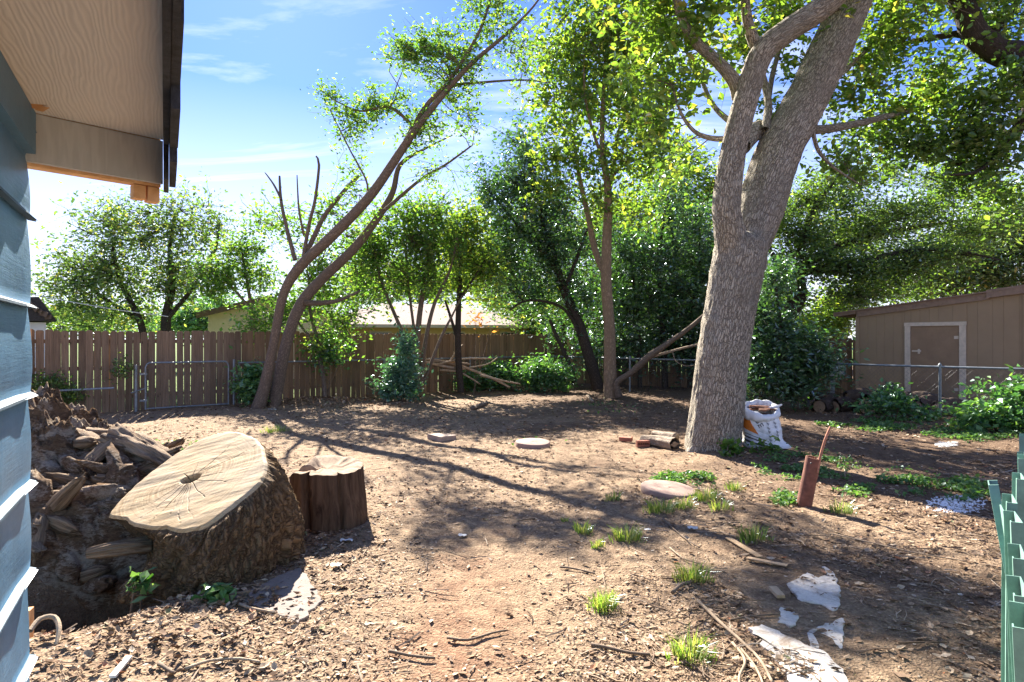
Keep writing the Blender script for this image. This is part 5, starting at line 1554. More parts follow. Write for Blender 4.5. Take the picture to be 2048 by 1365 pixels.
hgt = env * (0.62 + 0.5 * rg) + env * (strat - 0.5) * 0.22 + np.minimum(env * 2, 1) * ((fbm(u * 26, v * 26, o=2, seed=35) - 0.5) * 0.07 + (ridge(u * 14, v * 30 + u * 9, o=2, seed=36) - 0.5) * 0.06) + env * (fbm(u * 9, v * 9, o=3, seed=27) - 0.5) * 0.34 + env * np.round(fbm(u * 4, v * 4, o=2, seed=28) * 5) / 5 * 0.18 - 0.12
MVv = np.stack([u + wx * 0.25 * env, v + (fbm(u * 5, v * 5, o=3, seed=29) - 0.5) * 0.35 * env, hgt + gh(u, v)], -1)
a = (np.arange(NY - 1)[:, None] * NX + np.arange(NX - 1)[None]).ravel()
B().add(MVv.reshape(-1, 3), np.c_[a, a + 1, a + NX + 1, a + NX]).build("rotted_core", M["rotten"], mound, True)


def root_disp(seed, amp=0.05):
    return lambda T, S, R: ((ridge(np.cos(T) * 1.6 + seed, np.sin(T) * 1.6, S * 2.5, o=3, seed=int(seed)) - 0.5) * amp + (ridge(np.cos(T) * 5 + seed, np.sin(T) * 5, S * 1.3, o=3, seed=int(seed) + 4) - 0.5) * amp * 0.9) * np.clip(R / 0.1, 0.2, 1.5)


roots = [([P(200, 1068, 4.95), P(300, 1025, 5.05), P(450, 985, 5.2), P(530, 962, 5.4)], [0.09, 0.12, 0.10, 0.06]),
         ([P(230, 880, 5.6), P(330, 930, 5.3), P(400, 965, 5.1)], [0.14, 0.10, 0.05]),
         ([P(175, 1108, 4.3), P(230, 1098, 4.35), P(300, 1090, 4.5)], [0.03, 0.045, 0.05])]
for k, (pp, rd_) in enumerate(roots):
    b = B(); tube(b, pp, [q * 0.72 for q in rd_], 64, 0.02, root_disp(20 + k * 3, 0.12), cap0=True)
    b.build("root", M["rotten_fibre"], mound, True)
U9, W9 = np.meshgrid(np.linspace(0, 2 * math.pi, 22), np.linspace(0, math.pi, 14))
for k in range(75):
    cx, cy = random.uniform(-3.95, -3.0), random.uniform(4.4, 6.0)
    ii_ = int(np.clip((cy - 4.0) / 3.6 * (NY - 1), 0, NY - 1)); jj_ = int(np.clip((cx + 5.9) / 3.55 * (NX - 1), 0, NX - 1))
    c = MVv[ii_, jj_] + np.array([0, 0, 0.035])
    if c[2] < -0.2: continue
    ln, wd, hh = random.uniform(0.09, 0.30), random.uniform(0.035, 0.10), random.uniform(0.03, 0.07)
    X_, Y_, Z_ = np.cos(W9), np.sin(W9) * np.cos(U9), np.sin(W9) * np.sin(U9)
    q_ = 0.6 + 0.8 * ridge(X_ * 1.3 + k, Y_ * 2.5, Z_ * 2.5, o=3, seed=120 + k) * (0.7 + 0.6 * fbm(X_ * 5 + k, Y_ * 5, Z_ * 5, o=2, seed=130))
    Mx = frame(c, (random.uniform(0.2, 1), random.uniform(-0.7, 0.7), random.uniform(-0.5, 0.5)), None, (random.uniform(-0.4, 0.4), random.uniform(-0.6, 0.2), 1))
    V = xf(Mx, np.stack([X_ * ln * q_, Y_ * wd * q_, Z_ * hh * q_], -1).reshape(-1, 3))
    a = (np.arange(13)[:, None] * 22 + np.arange(21)[None]).ravel()
    b = B(); b.add(V, np.c_[a, a + 22, a + 23, a + 1], np.stack([U9 * 0.06, W9 * ln * 0.5], -1).reshape(-1, 2)); b.build("rotten_chunk", M["rotten_fibre" if k % 2 else "rotten"], mound, True)

# curled root and plank scrap at the pit's lip
b = B(); tube(b, [P(60, 1262, 3.3), P(80, 1238, 3.38), P(108, 1234, 3.42), P(118, 1256, 3.36), P(112, 1290, 3.28)], [0.012, 0.014, 0.014, 0.013, 0.008], 8, 0.03)
tag(b.build("curled_root", M["dry_stick"]), "bare curled root at the lip of the pit", "root")
b = B(); q = GP(56, 1265); b.box(-0.018, 0.018, -0.03, 0.03, -0.05, 0.16, frame((q[0], q[1], q[2]), (0.9, 0.3, 0.0)))
tag(b.build("wood_offcut", M["pine"]), "orange wood offcut standing beside the blue wall at the pit", "wood offcut")

# ------------------------------------------------------------------ bag of bark by the oak
BC = np.array([(1523 - 1024) / F_PX * 9.1, 9.1])
BZ = gz(BC[0], BC[1])


def bag_surf(T, H, off=0.0):
    """Bag wall at angle T and height fraction H (0..1)."""
    T = np.asarray(T, float); H = np.asarray(H, float)
    r = 0.212 + 0.04 * np.sin(np.pi * np.clip(H, 0, 1)) * 0.8 + 0.05 * np.exp(-((H - 0.03) / 0.13) ** 2)
    r = r * (1 + 0.12 * np.cos(2 * T + 0.4) * (1 - 0.5 * H))
    fold = (ridge(np.cos(T) * 2.2, np.sin(T) * 2.2, H * 5 + T * 0.0, o=3, seed=91) - 0.5) * 0.03
    crease = 0.022 * (ridge(H * 7 + 1.2 * np.cos(T), np.sin(T) * 1.3 + np.cos(T) * 0.6, o=3, seed=95) - 0.6) * np.exp(-((H - 0.42) / 0.25) ** 2)
    r = r + fold + crease + off
    tail = 0.09 * np.exp(-((H) / 0.16) ** 2) * np.exp(-((T + 0.55) / 0.35) ** 2)
    r = r + tail
    sx = 0.05 * (0.5 - H)
    return np.stack([BC[0] + sx + r * np.cos(T), BC[1] + r * np.sin(T) * 0.85, BZ + 0.005 + H * 0.53 + 0.05 * H * np.sin(T)], -1)


bag = thing("bark_bag", (BC[0], BC[1], BZ), "open white plastic bag of bark leaning at the foot of the oak", "bag")
Tb = np.linspace(-math.pi, math.pi, 121)[:-1]; Hb = np.linspace(0, 1, 56)
TT, HH = np.meshgrid(Tb, Hb)
V = bag_surf(TT, HH).reshape(-1, 3)
a = (np.arange(55)[:, None] * 120 + np.arange(120)[None]).ravel(); c = (np.arange(55)[:, None] * 120 + (np.arange(120)[None] + 1) % 120).ravel()
b = B(); b.add(V, np.c_[a, c, c + 120, a + 120]); b.build("bag_body", M["bagwhite"], bag, True)
# rolled collar
ct = np.linspace(0, 2 * math.pi, 15)[:-1]
CV = []
topc = bag_surf(Tb, np.ones_like(Tb))
tc0 = topc.mean(0)
for k, T in enumerate(Tb):
    out = (topc[k] - tc0); out[2] = 0; out /= np.linalg.norm(out)
    pr = 0.045 + 0.012 * math.sin(T * 3 + 1) + 0.006 * math.sin(T * 11)
    ph = 0.062 + 0.018 * math.sin(T * 2 + 0.5) + 0.008 * math.sin(T * 9 + 1)
    for q in ct:
        CV.append(topc[k] + out * (pr * math.cos(q) + 0.01) + np.array([0, 0, 1]) * (ph * math.sin(q) - 0.01 + 0.035 * math.sin(T)))
CV = np.array(CV) + (fbm(np.arange(len(CV)) * 0.37, np.zeros(len(CV)), o=2, seed=2)[:, None] - 0.5) * 0.008
a = (np.arange(120)[:, None] * 14 + np.arange(14)[None]).ravel(); a2 = (((np.arange(120) + 1) % 120)[:, None] * 14 + np.arange(14)[None]).ravel()
c = (np.arange(120)[:, None] * 14 + ((np.arange(14) + 1) % 14)[None]).ravel(); c2 = (((np.arange(120) + 1) % 120)[:, None] * 14 + ((np.arange(14) + 1) % 14)[None]).ravel()
b = B(); b.add(CV, np.c_[a, a2, c2, c]); b.build("rolled_collar", M["bagwhite"], bag, True)
# a knot of plastic at the left and a flap at the right
b = B(); tube(b, [topc[8] + (-0.02, 0, 0.0), topc[8] + (-0.05, -0.02, 0.06), topc[8] + (-0.03, -0.03, 0.10)], [0.04, 0.03, 0.012], 9, 0.02); b.build("knot", M["bagwhite"], bag, True)
b = B(); tube(b, [topc[58] + (-0.12, 0, 0.03), topc[58] + (0.0, -0.03, 0.06), topc[58] + (0.07, -0.04, 0.09)], [0.022, 0.02, 0.012], 8, 0.02); b.build("flap", M["bagwhite"], bag, True)


def bag_patch(name, t0, t1, h0, h1, mat, n=14, m=14, shape=None, off=0.003):
    U, W_ = np.meshgrid(np.linspace(0, 1, n), np.linspace(0, 1, m))
    T = t0 + (t1 - t0) * U; H = h0 + (h1 - h0) * W_
    if shape:
        T, H = shape(U, W_)
    V_ = bag_surf(T, H, off).reshape(-1, 3)
    a_ = (np.arange(m - 1)[:, None] * n + np.arange(n - 1)[None]).ravel()
    return B().add(V_, np.c_[a_, a_ + 1, a_ + n + 1, a_ + n]).build(name, mat, bag, True)


# front of the bag faces -y (T = -pi/2); left is T = -pi
bag_patch("orange_print", 0, 0, 0, 0, M["bagorange"], 26, 24, lambda U, W_: (-3.05 + U * (0.95 - 0.55 * W_), 0.50 + W_ * 0.42 + 0.06 * (1 - U) * (1 - W_) - 0.10 * U * (1 - W_)), 0.003)
bag_patch("black_print", 0, 0, 0, 0, M["bagblack"], 40, 6, lambda U, W_: (-3.1 + U * 1.5, 0.30 - 0.19 * U + W_ * 0.035 + 0.03 * np.sin(U * 3)), 0.004)
bag_patch("black_print", 0, 0, 0, 0, M["bagblack"], 40, 6, lambda U, W_: (-3.1 + U * 1.35, 0.42 - 0.17 * U + W_ * 0.018), 0.004)
bag_patch("black_print", 0, 0, 0, 0, M["bagblack"], 40, 6, lambda U, W_: (-3.1 + U * 1.4, 0.19 - 0.14 * U + W_ * 0.055), 0.004)
for (t0_, hs) in ((-1.55, (0.86, 0.74, 0.60, 0.50, 0.36, 0.25)), (-1.05, (0.88, 0.74, 0.63, 0.48, 0.38, 0.24))):
    for q, h in enumerate(hs):
        for r in range(3):
            bag_patch("print_mark", t0_ + 0.05 * q * 0.4 + r * 0.055, t0_ + 0.05 * q * 0.4 + r * 0.055 + 0.03, h - 0.02 - 0.03 * (r % 2), h + 0.045 - 0.02 * r, M["bagblack"], 3, 4, None, 0.004)


def bag_text(txt, t0, h0, sz, rot):
    cu = bpy.data.curves.new("letters", "FONT"); cu.body = txt; cu.size = 1.0; cu.resolution_u = 3
    ob = bpy.data.objects.new("letters_tmp", cu); COL.objects.link(ob)
    dg = bpy.context.evaluated_depsgraph_get()
    me = bpy.data.meshes.new_from_object(ob.evaluated_get(dg))
    bpy.data.objects.remove(ob)
    co = np.array([v.co[:] for v in me.vertices])
    x = co[:, 0] * math.cos(rot) - co[:, 1] * math.sin(rot); y = co[:, 0] * math.sin(rot) + co[:, 1] * math.cos(rot)
    W3 = bag_surf(t0 + x * sz / 0.27, h0 + y * sz / 0.53, 0.005)
    for vtx, q in zip(me.vertices, W3):
        vtx.co = q
    me.materials.append(M["bagblack"])
    o = bpy.data.objects.new("lettering", me); COL.objects.link(o)
    o.parent = bag; o.matrix_parent_inverse = bag.matrix_world.inverted()


bag_text("GE", -2.28, 0.86, 0.13, math.radians(-62))
# bark pieces poking out
bl = ["largest reddish bark slab on top of the heap in the white bag", "bark slab at the left of the white bag's mouth", "bark slab at the right lip of the white bag", "bark slab wedged at the back of the white bag's mouth", "small bark slab at the front of the white bag's mouth"]
off5 = [(0.0, 0.0, 0.05), (-0.11, 0.0, 0.01), (0.12, -0.02, 0.02), (0.03, 0.09, 0.03), (0.02, -0.11, 0.02)]
for k in range(5):
    q = tc0 + np.array(off5[k])
    ln, wd = (0.17, 0.07) if k == 0 else (random.uniform(0.08, 0.12), random.uniform(0.035, 0.055))
    Mx = frame(q, (1, random.uniform(-0.5, 0.5), random.uniform(-0.15, 0.25)), None, (random.uniform(-0.4, 0.4), random.uniform(-0.7, 0.0), 1))
    b = B(); b.prism([(-ln, -wd * 0.5), (0, -wd), (ln * 0.9, -wd * 0.4), (ln, wd * 0.5), (0, wd), (-ln * 0.8, wd * 0.7)], -0.012, 0.012, Mx)
    tag(b.build("bark_piece", M["barkchunk"]), bl[k], "bark", "bark slabs in the white bag")
th_ = np.linspace(0, 2 * math.pi, 41)[:-1]
disc = np.c_[tc0[0] + 0.20 * np.cos(th_), tc0[1] + 0.165 * np.sin(th_), np.full(40, tc0[2] - 0.06)]
B().add(np.vstack([disc, tc0 - (0, 0, 0.05)]), np.array([[i, (i + 1) % 40, 40] for i in range(40)])).build("bag_filling", M["barkchunk"], bag)

# ------------------------------------------------------------------ rusted pipe with a rod in it
pb_ = GP(1608, 1012)
pt_ = P(1627, 915, 6.02)
pipe_t = thing("rusted_pipe", tuple(pb_), "leaning rusted iron pipe standing open in the yard at right", "pipe")
axp = (pt_ - pb_) / np.linalg.norm(pt_ - pb_)
b = B()
low = pb_ - axp * 0.08
tube(b, [low, pb_ + axp * 0.2, pt_], [0.072, 0.069, 0.069], 32, 0.1, lambda T, S, R: (fbm(np.cos(T) * 3, np.sin(T) * 3, S * 9, o=3, seed=3) - 0.5) * 0.006, cap=False)
tube(b, [pt_, pt_ - axp * 0.1], [0.0695, 0.0695], 32, 0.05, None, cap=False, smoothp=False)
V = b.V[-1]
tube(b, [pt_ - axp * 0.002, pt_ - axp * 0.12], [0.060, 0.060], 32, 0.05, None, cap=True, smoothp=False)
b.build("pipe_wall", M["rust"], pipe_t, True)
rg_ = np.linspace(0, 2 * math.pi, 33)[:-1]
uax = np.cross(axp, [0, 1, 0]); uax /= np.linalg.norm(uax); wax = np.cross(axp, uax)
ro_, ri_ = [pt_ + axp * 0.001 + r * (np.cos(rg_)[:, None] * uax + np.sin(rg_)[:, None] * wax) for r in (0.070, 0.059)]
B().add(np.vstack([ro_, ri_]), np.array([[i, (i + 1) % 32, 32 + (i + 1) % 32, 32 + i] for i in range(32)])).build("pipe_rim", M["rust"], pipe_t)
b = B(); q = pt_ - axp * 0.045 - uax * 0.0
hb_ = q + np.array([-0.047, -0.055, -0.0]); tube(b, [hb_ + (0, -0.004, 0), hb_ + (0, -0.012, 0)], [0.008, 0.007], 8, 0.01, smoothp=False); b.build("bolt_hole", M["bagblack"], pipe_t)
b = B(); tube(b, [P(1634, 945, 5.97), P(1640, 915, 5.97), P(1650, 880, 5.97), P(1661, 853, 5.97)], [0.013, 0.0125, 0.012, 0.010], 8, 0.06, lambda T, S, R: (fbm(np.cos(T) * 2, np.sin(T) * 2, S * 30, o=2, seed=8) - 0.5) * 0.006)
tag(b.build("rusty_rod", M["rust_rod"], None, True), "thin flaking rusty rod sticking up out of the iron pipe", "rod")
b = B(); C = pt_ - axp * 0.02 + rng.normal(size=(26, 3)) * np.array([0.025, 0.025, 0.012]); leaves(b, C, 0.03, 0.4, 0.8)
tag(b.build("debris", M["deadleaf"]), "leaf debris caught in the mouth of the rusted pipe", "debris", None, "stuff")

# ------------------------------------------------------------------ pavers, stones, bricks, log
def round_paver(label, px, py, r, th_k, tilt, rim=0.012):
    p = G(px, py); z = gz(p[0], p[1])
    N = 48
    ang = np.linspace(0, 2 * math.pi, N + 1)[:-1]
    rings = [(r * 0.97, -0.03), (r, -0.005), (r, th_k - rim), (r - rim * 0.5, th_k - rim * 0.3), (r - rim * 1.4, th_k), (r * 0.5, th_k + 0.002), (0.001, th_k + 0.002)]
    V = []
    for (q, h) in rings:
        wob = 1 + 0.012 * np.sin(ang * 3 + 1) + 0.006 * np.sin(ang * 7)
        V.append(np.c_[q * wob * np.cos(ang), q * wob * np.sin(ang), h + 0.004 * np.sin(ang * 2)])
    V = np.vstack(V)
    Mx = Matrix.Translation((p[0], p[1], z + 0.012)) @ Matrix.Rotation(tilt[0], 4, "X") @ Matrix.Rotation(tilt[1], 4, "Y")
    V = xf(Mx, V)
    a = (np.arange(len(rings) - 1)[:, None] * N + np.arange(N)[None]).ravel(); c = (np.arange(len(rings) - 1)[:, None] * N + (np.arange(N)[None] + 1) % N).ravel()
    b = B(); b.add(V, np.c_[a, c, c + N, a + N])
    return tag(b.build("round_paver", M["paver"], None, True), label, "paving stone", "round stepping stones")


round_paver("round stepping stone lying alone on bare soil mid yard", 1065, 894, 0.262, 0.075, (0.05, 0.02))
round_paver("large reddish round stepping stone ringed by grass tufts", 1336, 985, 0.285, 0.05, (0.06, 0.09))
p = GP(882, 878)
b = B(); b.prism([(-0.22, 0.06), (-0.16, 0.09), (0.06, -0.02), (0.25, -0.02), (0.26, 0.03), (0.02, 0.16), (-0.14, 0.20)][::1], 0, 0.07)
b = B(); b.prism([(-0.24, 0.10), (0.02, -0.17), (0.25, -0.02), (0.24, 0.05), (-0.05, 0.16)], -0.02, 0.075, Matrix.Translation((p[0], p[1], p[2])) @ Matrix.Rotation(0.05, 4, "X"))
o = tag(b.build("stone_wedge", M["wedge"]), "pale wedge shaped paving piece left of the round stepping stone", "paving stone")
md = o.modifiers.new("bevel", "BEVEL"); md.width = 0.008; md.segments = 2


def brick(label, px, py, rz, tilt, holes):
    p = GP(px, py)
    Mx = Matrix.Translation((p[0], p[1], p[2] + 0.005)) @ Matrix.Rotation(rz, 4, "Z") @ Matrix.Rotation(tilt, 4, "X")
    b = B()
    L, H, D = 0.20, 0.095, 0.062
    if holes:
        # lying on its edge: cored face towards the viewer
        b.box(-L / 2, L / 2, 0, D, 0, 0.030, Mx); b.box(-L / 2, L / 2, 0, D, 0.062, H, Mx)
        xs = np.linspace(-L / 2 + 0.012, L / 2 - 0.012, 6)
        for q in range(6):
            x0 = -L / 2 if q == 0 else xs[q] - 0.007
            x1 = L / 2 if q == 5 else xs[q] + 0.007
            b.box(x0, x1, 0.0005, D - 0.0005, 0.0302, 0.0618, Mx)
        b.box(-L / 2 + 0.002, L / 2 - 0.002, D * 0.8, D - 0.001, 0.0303, 0.0617, Mx)
    else:
        b.box(-L / 2, L / 2, 0, H, 0, D, Mx)
    o = tag(b.build("clay_brick", M["brick"]), label, "brick", "loose bricks by the oak")
    md = o.modifiers.new("bevel", "BEVEL"); md.width = 0.003; md.segments = 1
    return o


brick("solid red brick, the left one of two near the log", 1250, 884, -0.5, 0.12, False)
brick("red brick showing its row of core holes beside the log", 1287, 893, 0.18, 0.05, True)
lg = thing("short_log", tuple(GP(1325, 895)), "short grey forked log with hollow end at the oak's foot", "log")
b = B(); tube(b, [GP(1288, 890) + (0, 0.1, 0.07), GP(1315, 893) + (0, 0, 0.08), GP(1348, 900) + (0, -0.05, 0.07)], [0.07, 0.075, 0.085], 36, 0.03, root_disp(7, 0.03), cap=False, cap0=True)
V = b.V[-1]
b.build("log_body", M["log"], lg, True)
e = GP(1348, 900) + (0, -0.05, 0.07); d_ = e - (GP(1315, 893) + (0, 0, 0.08)); d_ /= np.linalg.norm(d_)
b = B(); tube(b, [e - d_ * 0.005, e - d_ * 0.006 + d_ * 0.001, e - d_ * 0.05], [0.082, 0.04, 0.03], 24, 1, smoothp=False); b.build("hollow_end", M["log_end"], lg)
b = B(); tube(b, [GP(1312, 885) + (0, 0.15, 0.12), GP(1330, 889) + (0, 0.1, 0.12), GP(1350, 893) + (0.02, 0.02, 0.11)], [0.045, 0.055, 0.06], 24, 0.03, root_disp(9, 0.03), cap0=True); b.build("log_fork", M["log"], lg, True)

# flagstone at the stump and pale slabs in the foreground
def slab(name, label, pts, th_k, mat, cat, z_off=0.0, grp=None, rough_e=0.012):
    W = np.array([G(*q)[:2] for q in pts])
    if np.sum(W[:, 0] * np.roll(W[:, 1], -1) - np.roll(W[:, 0], -1) * W[:, 1]) < 0:
        W = W[::-1]
    fine = []
    n = len(W)
    for i in range(n):
        a_, c_ = W[i], W[(i + 1) % n]
        k = max(1, int(np.linalg.norm(c_ - a_) / 0.035))
        for q in range(k):
            pt = a_ + (c_ - a_) * q / k
            fine.append(pt + rng.normal(size=2) * rough_e * 0.6)
    fine = np.array(fine)
    zc_ = np.percentile(gh(fine[:, 0], fine[:, 1]), 72)
    b = B(); b.prism(fine, zc_ - 0.06, zc_ + th_k + z_off)
    o = tag(b.build(name, mat), label, cat, grp)
    md = o.modifiers.new("bevel", "BEVEL"); md.width = 0.004; md.segments = 1; md.limit_method = "ANGLE"; md.angle_limit = 1.0
    return o


slab("flagstone", "flat grey brown flagstone half in the shade of the huge stump", [(470, 1196), (560, 1152), (603, 1136), (622, 1165), (648, 1203), (620, 1225), (598, 1248), (560, 1232)], 0.012, M["flag"], "flagstone")
slab("pale_slab", "upper dusty white slab sunk in the litter at lower right", [(1572, 1172), (1610, 1150), (1642, 1131), (1668, 1148), (1680, 1176), (1681, 1204), (1668, 1226), (1640, 1212), (1602, 1206)], 0.002, M["slab"], "stone slab")
slab("pale_slab", "small dusty white slab between the two larger pale slabs", [(1552, 1244), (1562, 1216), (1588, 1222), (1600, 1240), (1580, 1254)], 0.002, M["slab"], "stone slab")
slab("pale_slab", "long white slab at the bottom edge of the yard", [(1500, 1262), (1530, 1258), (1610, 1296), (1660, 1318), (1700, 1372), (1722, 1420), (1600, 1420), (1560, 1340)], 0.008, M["slab"], "stone slab")
slab("pale_slab", "dirty tan slab to the right above the long white slab", [(1612, 1266), (1660, 1246), (1690, 1236), (1686, 1300), (1655, 1306), (1622, 1292)], 0.002, M["slab"], "stone slab")

# ------------------------------------------------------------------ log and rock pile behind the right chain link
logs = [(1655, 812, 14.6, 0.15, "dark log end at the left end of the pile under the shrub"), (1690, 815, 14.5, 0.14, "dark log lying second from the left end of the pile"), (1715, 795, 14.6, 0.15, "log with a pale triangular scar near the pile's left half"),
        (1745, 812, 14.2, 0.20, "largest brown rounded log in the middle of the pile"), (1775, 786, 14.6, 0.15, "topmost crooked log on the pile by the door trim"), (1810, 806, 14.4, 0.15, "weathered log right of the pile's middle, below the door"),
        (1838, 818, 14.2, 0.14, "dark log left of the steel fence post"), (1862, 806, 14.6, 0.13, "splintered log just behind the steel fence post"), (1900, 824, 14.0, 0.14, "low log right of the steel fence post"), (1930, 826, 14.1, 0.11, "last small log at the right end of the pile")]
for k, (px, py, Y, r, lab) in enumerate(logs):
    c = P(px, py, Y); c[2] = max(c[2], r * 0.85)
    yaw = random.uniform(-0.9, 0.3)
    d = np.array([math.cos(yaw) * 0.35, math.sin(yaw) * 0.45 + 0.3, random.uniform(-0.03, 0.05)])
    t = thing("pile_log", tuple(c), lab, "log", "logs heaped behind the chain link")
    b = B(); tube(b, [c - d, c, c + d], [r * 0.95, r, r * 0.9], 26, 0.06, root_disp(30 + k, 0.09), cap=True, cap0=False); b.build("log_bark", M["pile_log"], t, True)
    b = B(); s_ = c - d; dn = d / np.linalg.norm(d); tube(b, [s_ + dn * 0.01, s_ - dn * 0.002], [r * 0.9, r * 0.02], 20, 1, smoothp=False); b.build("log_end", M["log_end"], t)
for k, (px, py, Y, lab) in enumerate([(1665, 838, 14.6, "mossy rock at the left foot of the log pile"), (1780, 838, 13.9, "dark rock under the middle of the log pile"), (1885, 840, 13.6, "flat pale topped rock at the fence post's foot"), (1845, 795, 14.9, "jagged upright slab of rotten wood above the pile")]):
    c = P(px, py, Y); c[2] = max(0.08, c[2])
    U, W_ = np.meshgrid(np.linspace(0, 2 * math.pi, 25), np.linspace(0, math.pi, 13))
    X_ = np.sin(W_) * np.cos(U); Y_ = np.sin(W_) * np.sin(U); Z_ = np.cos(W_)
    rr2 = 0.2 * (0.7 + 0.6 * fbm(X_ * 1.6 + 9 * k, Y_ * 1.6, Z_ * 1.6, o=3, seed=50 + k))
    V = np.stack([c[0] + rr2 * X_ * 1.4, c[1] + rr2 * Y_, c[2] + rr2 * Z_ * 0.8], -1).reshape(-1, 3)
    a = (np.arange(12)[:, None] * 25 + np.arange(24)[None]).ravel()
    tag(B().add(V, np.c_[a, a + 25, a + 26, a + 1]).build("pile_rock", M["pile_log"], None, True), lab, "rock", "rocks in the log pile")

# ------------------------------------------------------------------ branches and sticks
db = thing("dead_branch", tuple(P(1236, 790, 17.3)), "bare forked branch slanting up from the sapling's foot to the oak", "branch")
b = B(); tube(b, [P(1238, 792, 17.3), P(1234, 765, 17.2), P(1262, 745, 17.0), (P(1300, 712, 16.7)), P(1345, 680, 16.4), P(1380, 655, 16.1), P(1415, 625, 15.8)], [0.09, 0.07, 0.075, 0.085, 0.062, 0.05, 0.042], 14, 0.1, root_disp(13, 0.03)); b.build("main_stem", M["brown_bark"], db, True)
b = B(); tube(b, [P(1295, 716, 16.75), P(1330, 706, 16.6), P(1370, 695, 16.4), P(1400, 688, 16.2)], [0.04, 0.036, 0.03, 0.024], 9, 0.12); b.build("side_stem", M["dry_stick"], db, True)
b = B(); tube(b, [P(1345, 703, 16.5), P(1352, 722, 16.4), P(1372, 732, 16.3), P(1390, 730, 16.2)], [0.014, 0.012, 0.009, 0.006], 6, 0.12); b.build("twig", M["dry_stick"], db, True)
bp = thing("brush_pile", tuple(P(900, 760, 19)), "tangle of fallen pale branches heaped against the fence mid left", "brush pile")
for (pp, w0) in [([(838, 725), (880, 722), (930, 735), (985, 757), (1020, 775)], 8), ([(842, 722), (900, 735), (930, 738)], 7), ([(838, 728), (832, 750), (826, 775)], 9), ([(850, 718), (905, 724), (940, 728)], 5), ([(870, 730), (925, 718), (985, 717)], 4), ([(900, 722), (915, 700), (925, 690)], 4),
                 ([(940, 735), (975, 728), (995, 715)], 3), ([(880, 740), (920, 745), (960, 768)], 5), ([(915, 745), (920, 765), (925, 780)], 6), ([(960, 750), (1000, 760), (1040, 768)], 5)]:
    n = len(pp)
    pts = np.array([P(a_, c_, 18.6 + 0.15 * q + random.uniform(-0.1, 0.1)) for q, (a_, c_) in enumerate(pp)])
    b = B(); tube(b, pts, [w0 / 2 / F_PX * 18.7 * (1 - 0.5 * q / n) for q in range(n)], 7, 0.15); b.build("fallen_branch", M["dry_stick"], bp, True)


def stick(label, pts, r, mat="dry_stick", name="stick", dz=0.012):
    W = []
    for (a_, c_) in pts:
        q = G(a_, c_); q[2] = gz(q[0], q[1]) + dz + r * 0.6
        W.append(q)
    b = B(); tube(b, W, [r * (1 - 0.45 * i / len(W)) for i in range(len(W))], 7, 0.05, lambda T, S, R: (fbm(np.cos(T) * 2, np.sin(T) * 2, S * 20, o=2, seed=3) - 0.5) * R * 0.5, cap0=True)
    return tag(b.build(name, M[mat], None, True), label, "stick", "loose sticks on the ground")


stick("long bare stick slanting down past the lowest grass tuft", [(1395, 1212), (1440, 1250), (1480, 1285), (1520, 1330), (1545, 1375)], 0.011)
stick("thick stick stub left of the long slanting stick at the bottom", [(1182, 1302), (1215, 1306), (1255, 1314), (1300, 1318)], 0.011, "twig")
stick("dark twig with a bend beside the pale slab", [(1462, 1242), (1500, 1236), (1560, 1236)], 0.006, "twig")
stick("dark stick between the stump's shadow and the worn path", [(895, 1282), (935, 1290), (985, 1273), (1015, 1268)], 0.008, "twig")
stick("short stick lying on the reddish worn path in front", [(778, 1314), (820, 1320), (870, 1326)], 0.009, "twig")
stick("stick in the stump's shadow left of the flagstone", [(478, 1213), (510, 1222), (550, 1229)], 0.010)
stick("curved stick at the bottom of the stump's shadow", [(370, 1348), (420, 1330), (480, 1327), (520, 1333)], 0.009)
stick("short black stick in shade near the bottom left", [(318, 1330), (335, 1340), (350, 1350)], 0.011, "twig")
stick("twig running straight through the litter right of centre", [(1120, 1136), (1150, 1141), (1190, 1150)], 0.008, "twig")
stick("pale twig under the grass tuft near the pale slabs", [(1340, 1100), (1365, 1122), (1400, 1135)], 0.006)
stick("twig above the round stone's right, in the shade", [(1325, 1040), (1350, 1062), (1375, 1085), (1400, 1100)], 0.007, "twig")
stick("long thin pale stick in the right litter below the pipe", [(1660, 1070), (1740, 1092), (1830, 1112), (1935, 1128)], 0.006)
stick("pale stick lying along the sunlit strip right of the pipe", [(1908, 954), (1940, 962), (1985, 972)], 0.018)
stick("thin dry stem beside the rusted pipe's rod", [(1680, 912), (1688, 935), (1690, 960)], 0.008)
stick("grey stick before the young tree in the shady leaves", [(1175, 795), (1185, 808)], 0.045, "dry_stick")
stick("dark root piece lying on the bare rise mid left", [(945, 820), (975, 812)], 0.06, "twig")
stick("stick among the tall grass left of the slab", [(1345, 1195), (1362, 1182), (1390, 1172)], 0.012, "twig")
stick("bent twig near the bottom tuft at lower right", [(1465, 1290), (1490, 1330), (1478, 1370), (1495, 1420)], 0.008)
stick("forked bottom twig left of the long bare stick", [(1480, 1300), (1512, 1345), (1530, 1390)], 0.007)


def lath(label, a_, c_, w_, th_k=0.007):
    p0, p1 = GP(*a_), GP(*c_)
    d = p1 - p0; L = np.linalg.norm(d)
    Mx = frame(p0 + (0, 0, 0.018), d, None)
    b = B(); b.box(0, L, -w_ / 2, w_ / 2, 0, th_k, Mx)
    return tag(b.build("wood_lath", M["lath"]), label, "wood strip", "wood strips on the ground")


lath("upper pale wood strip slanting below the round stone's grass", (1456, 1082), (1520, 1122), 0.05)
lath("lower pale wood strip pointing right toward the slabs", (1494, 1124), (1574, 1142), 0.045)
lath("tiny orange wood block beside the upper white slab", (1545, 1186), (1562, 1202), 0.05, 0.02)
lath("white painted splinter at the bottom of the stump's shadow", (225, 1365), (258, 1325), 0.03, 0.012).data.materials[0] = M["paperlitter"]

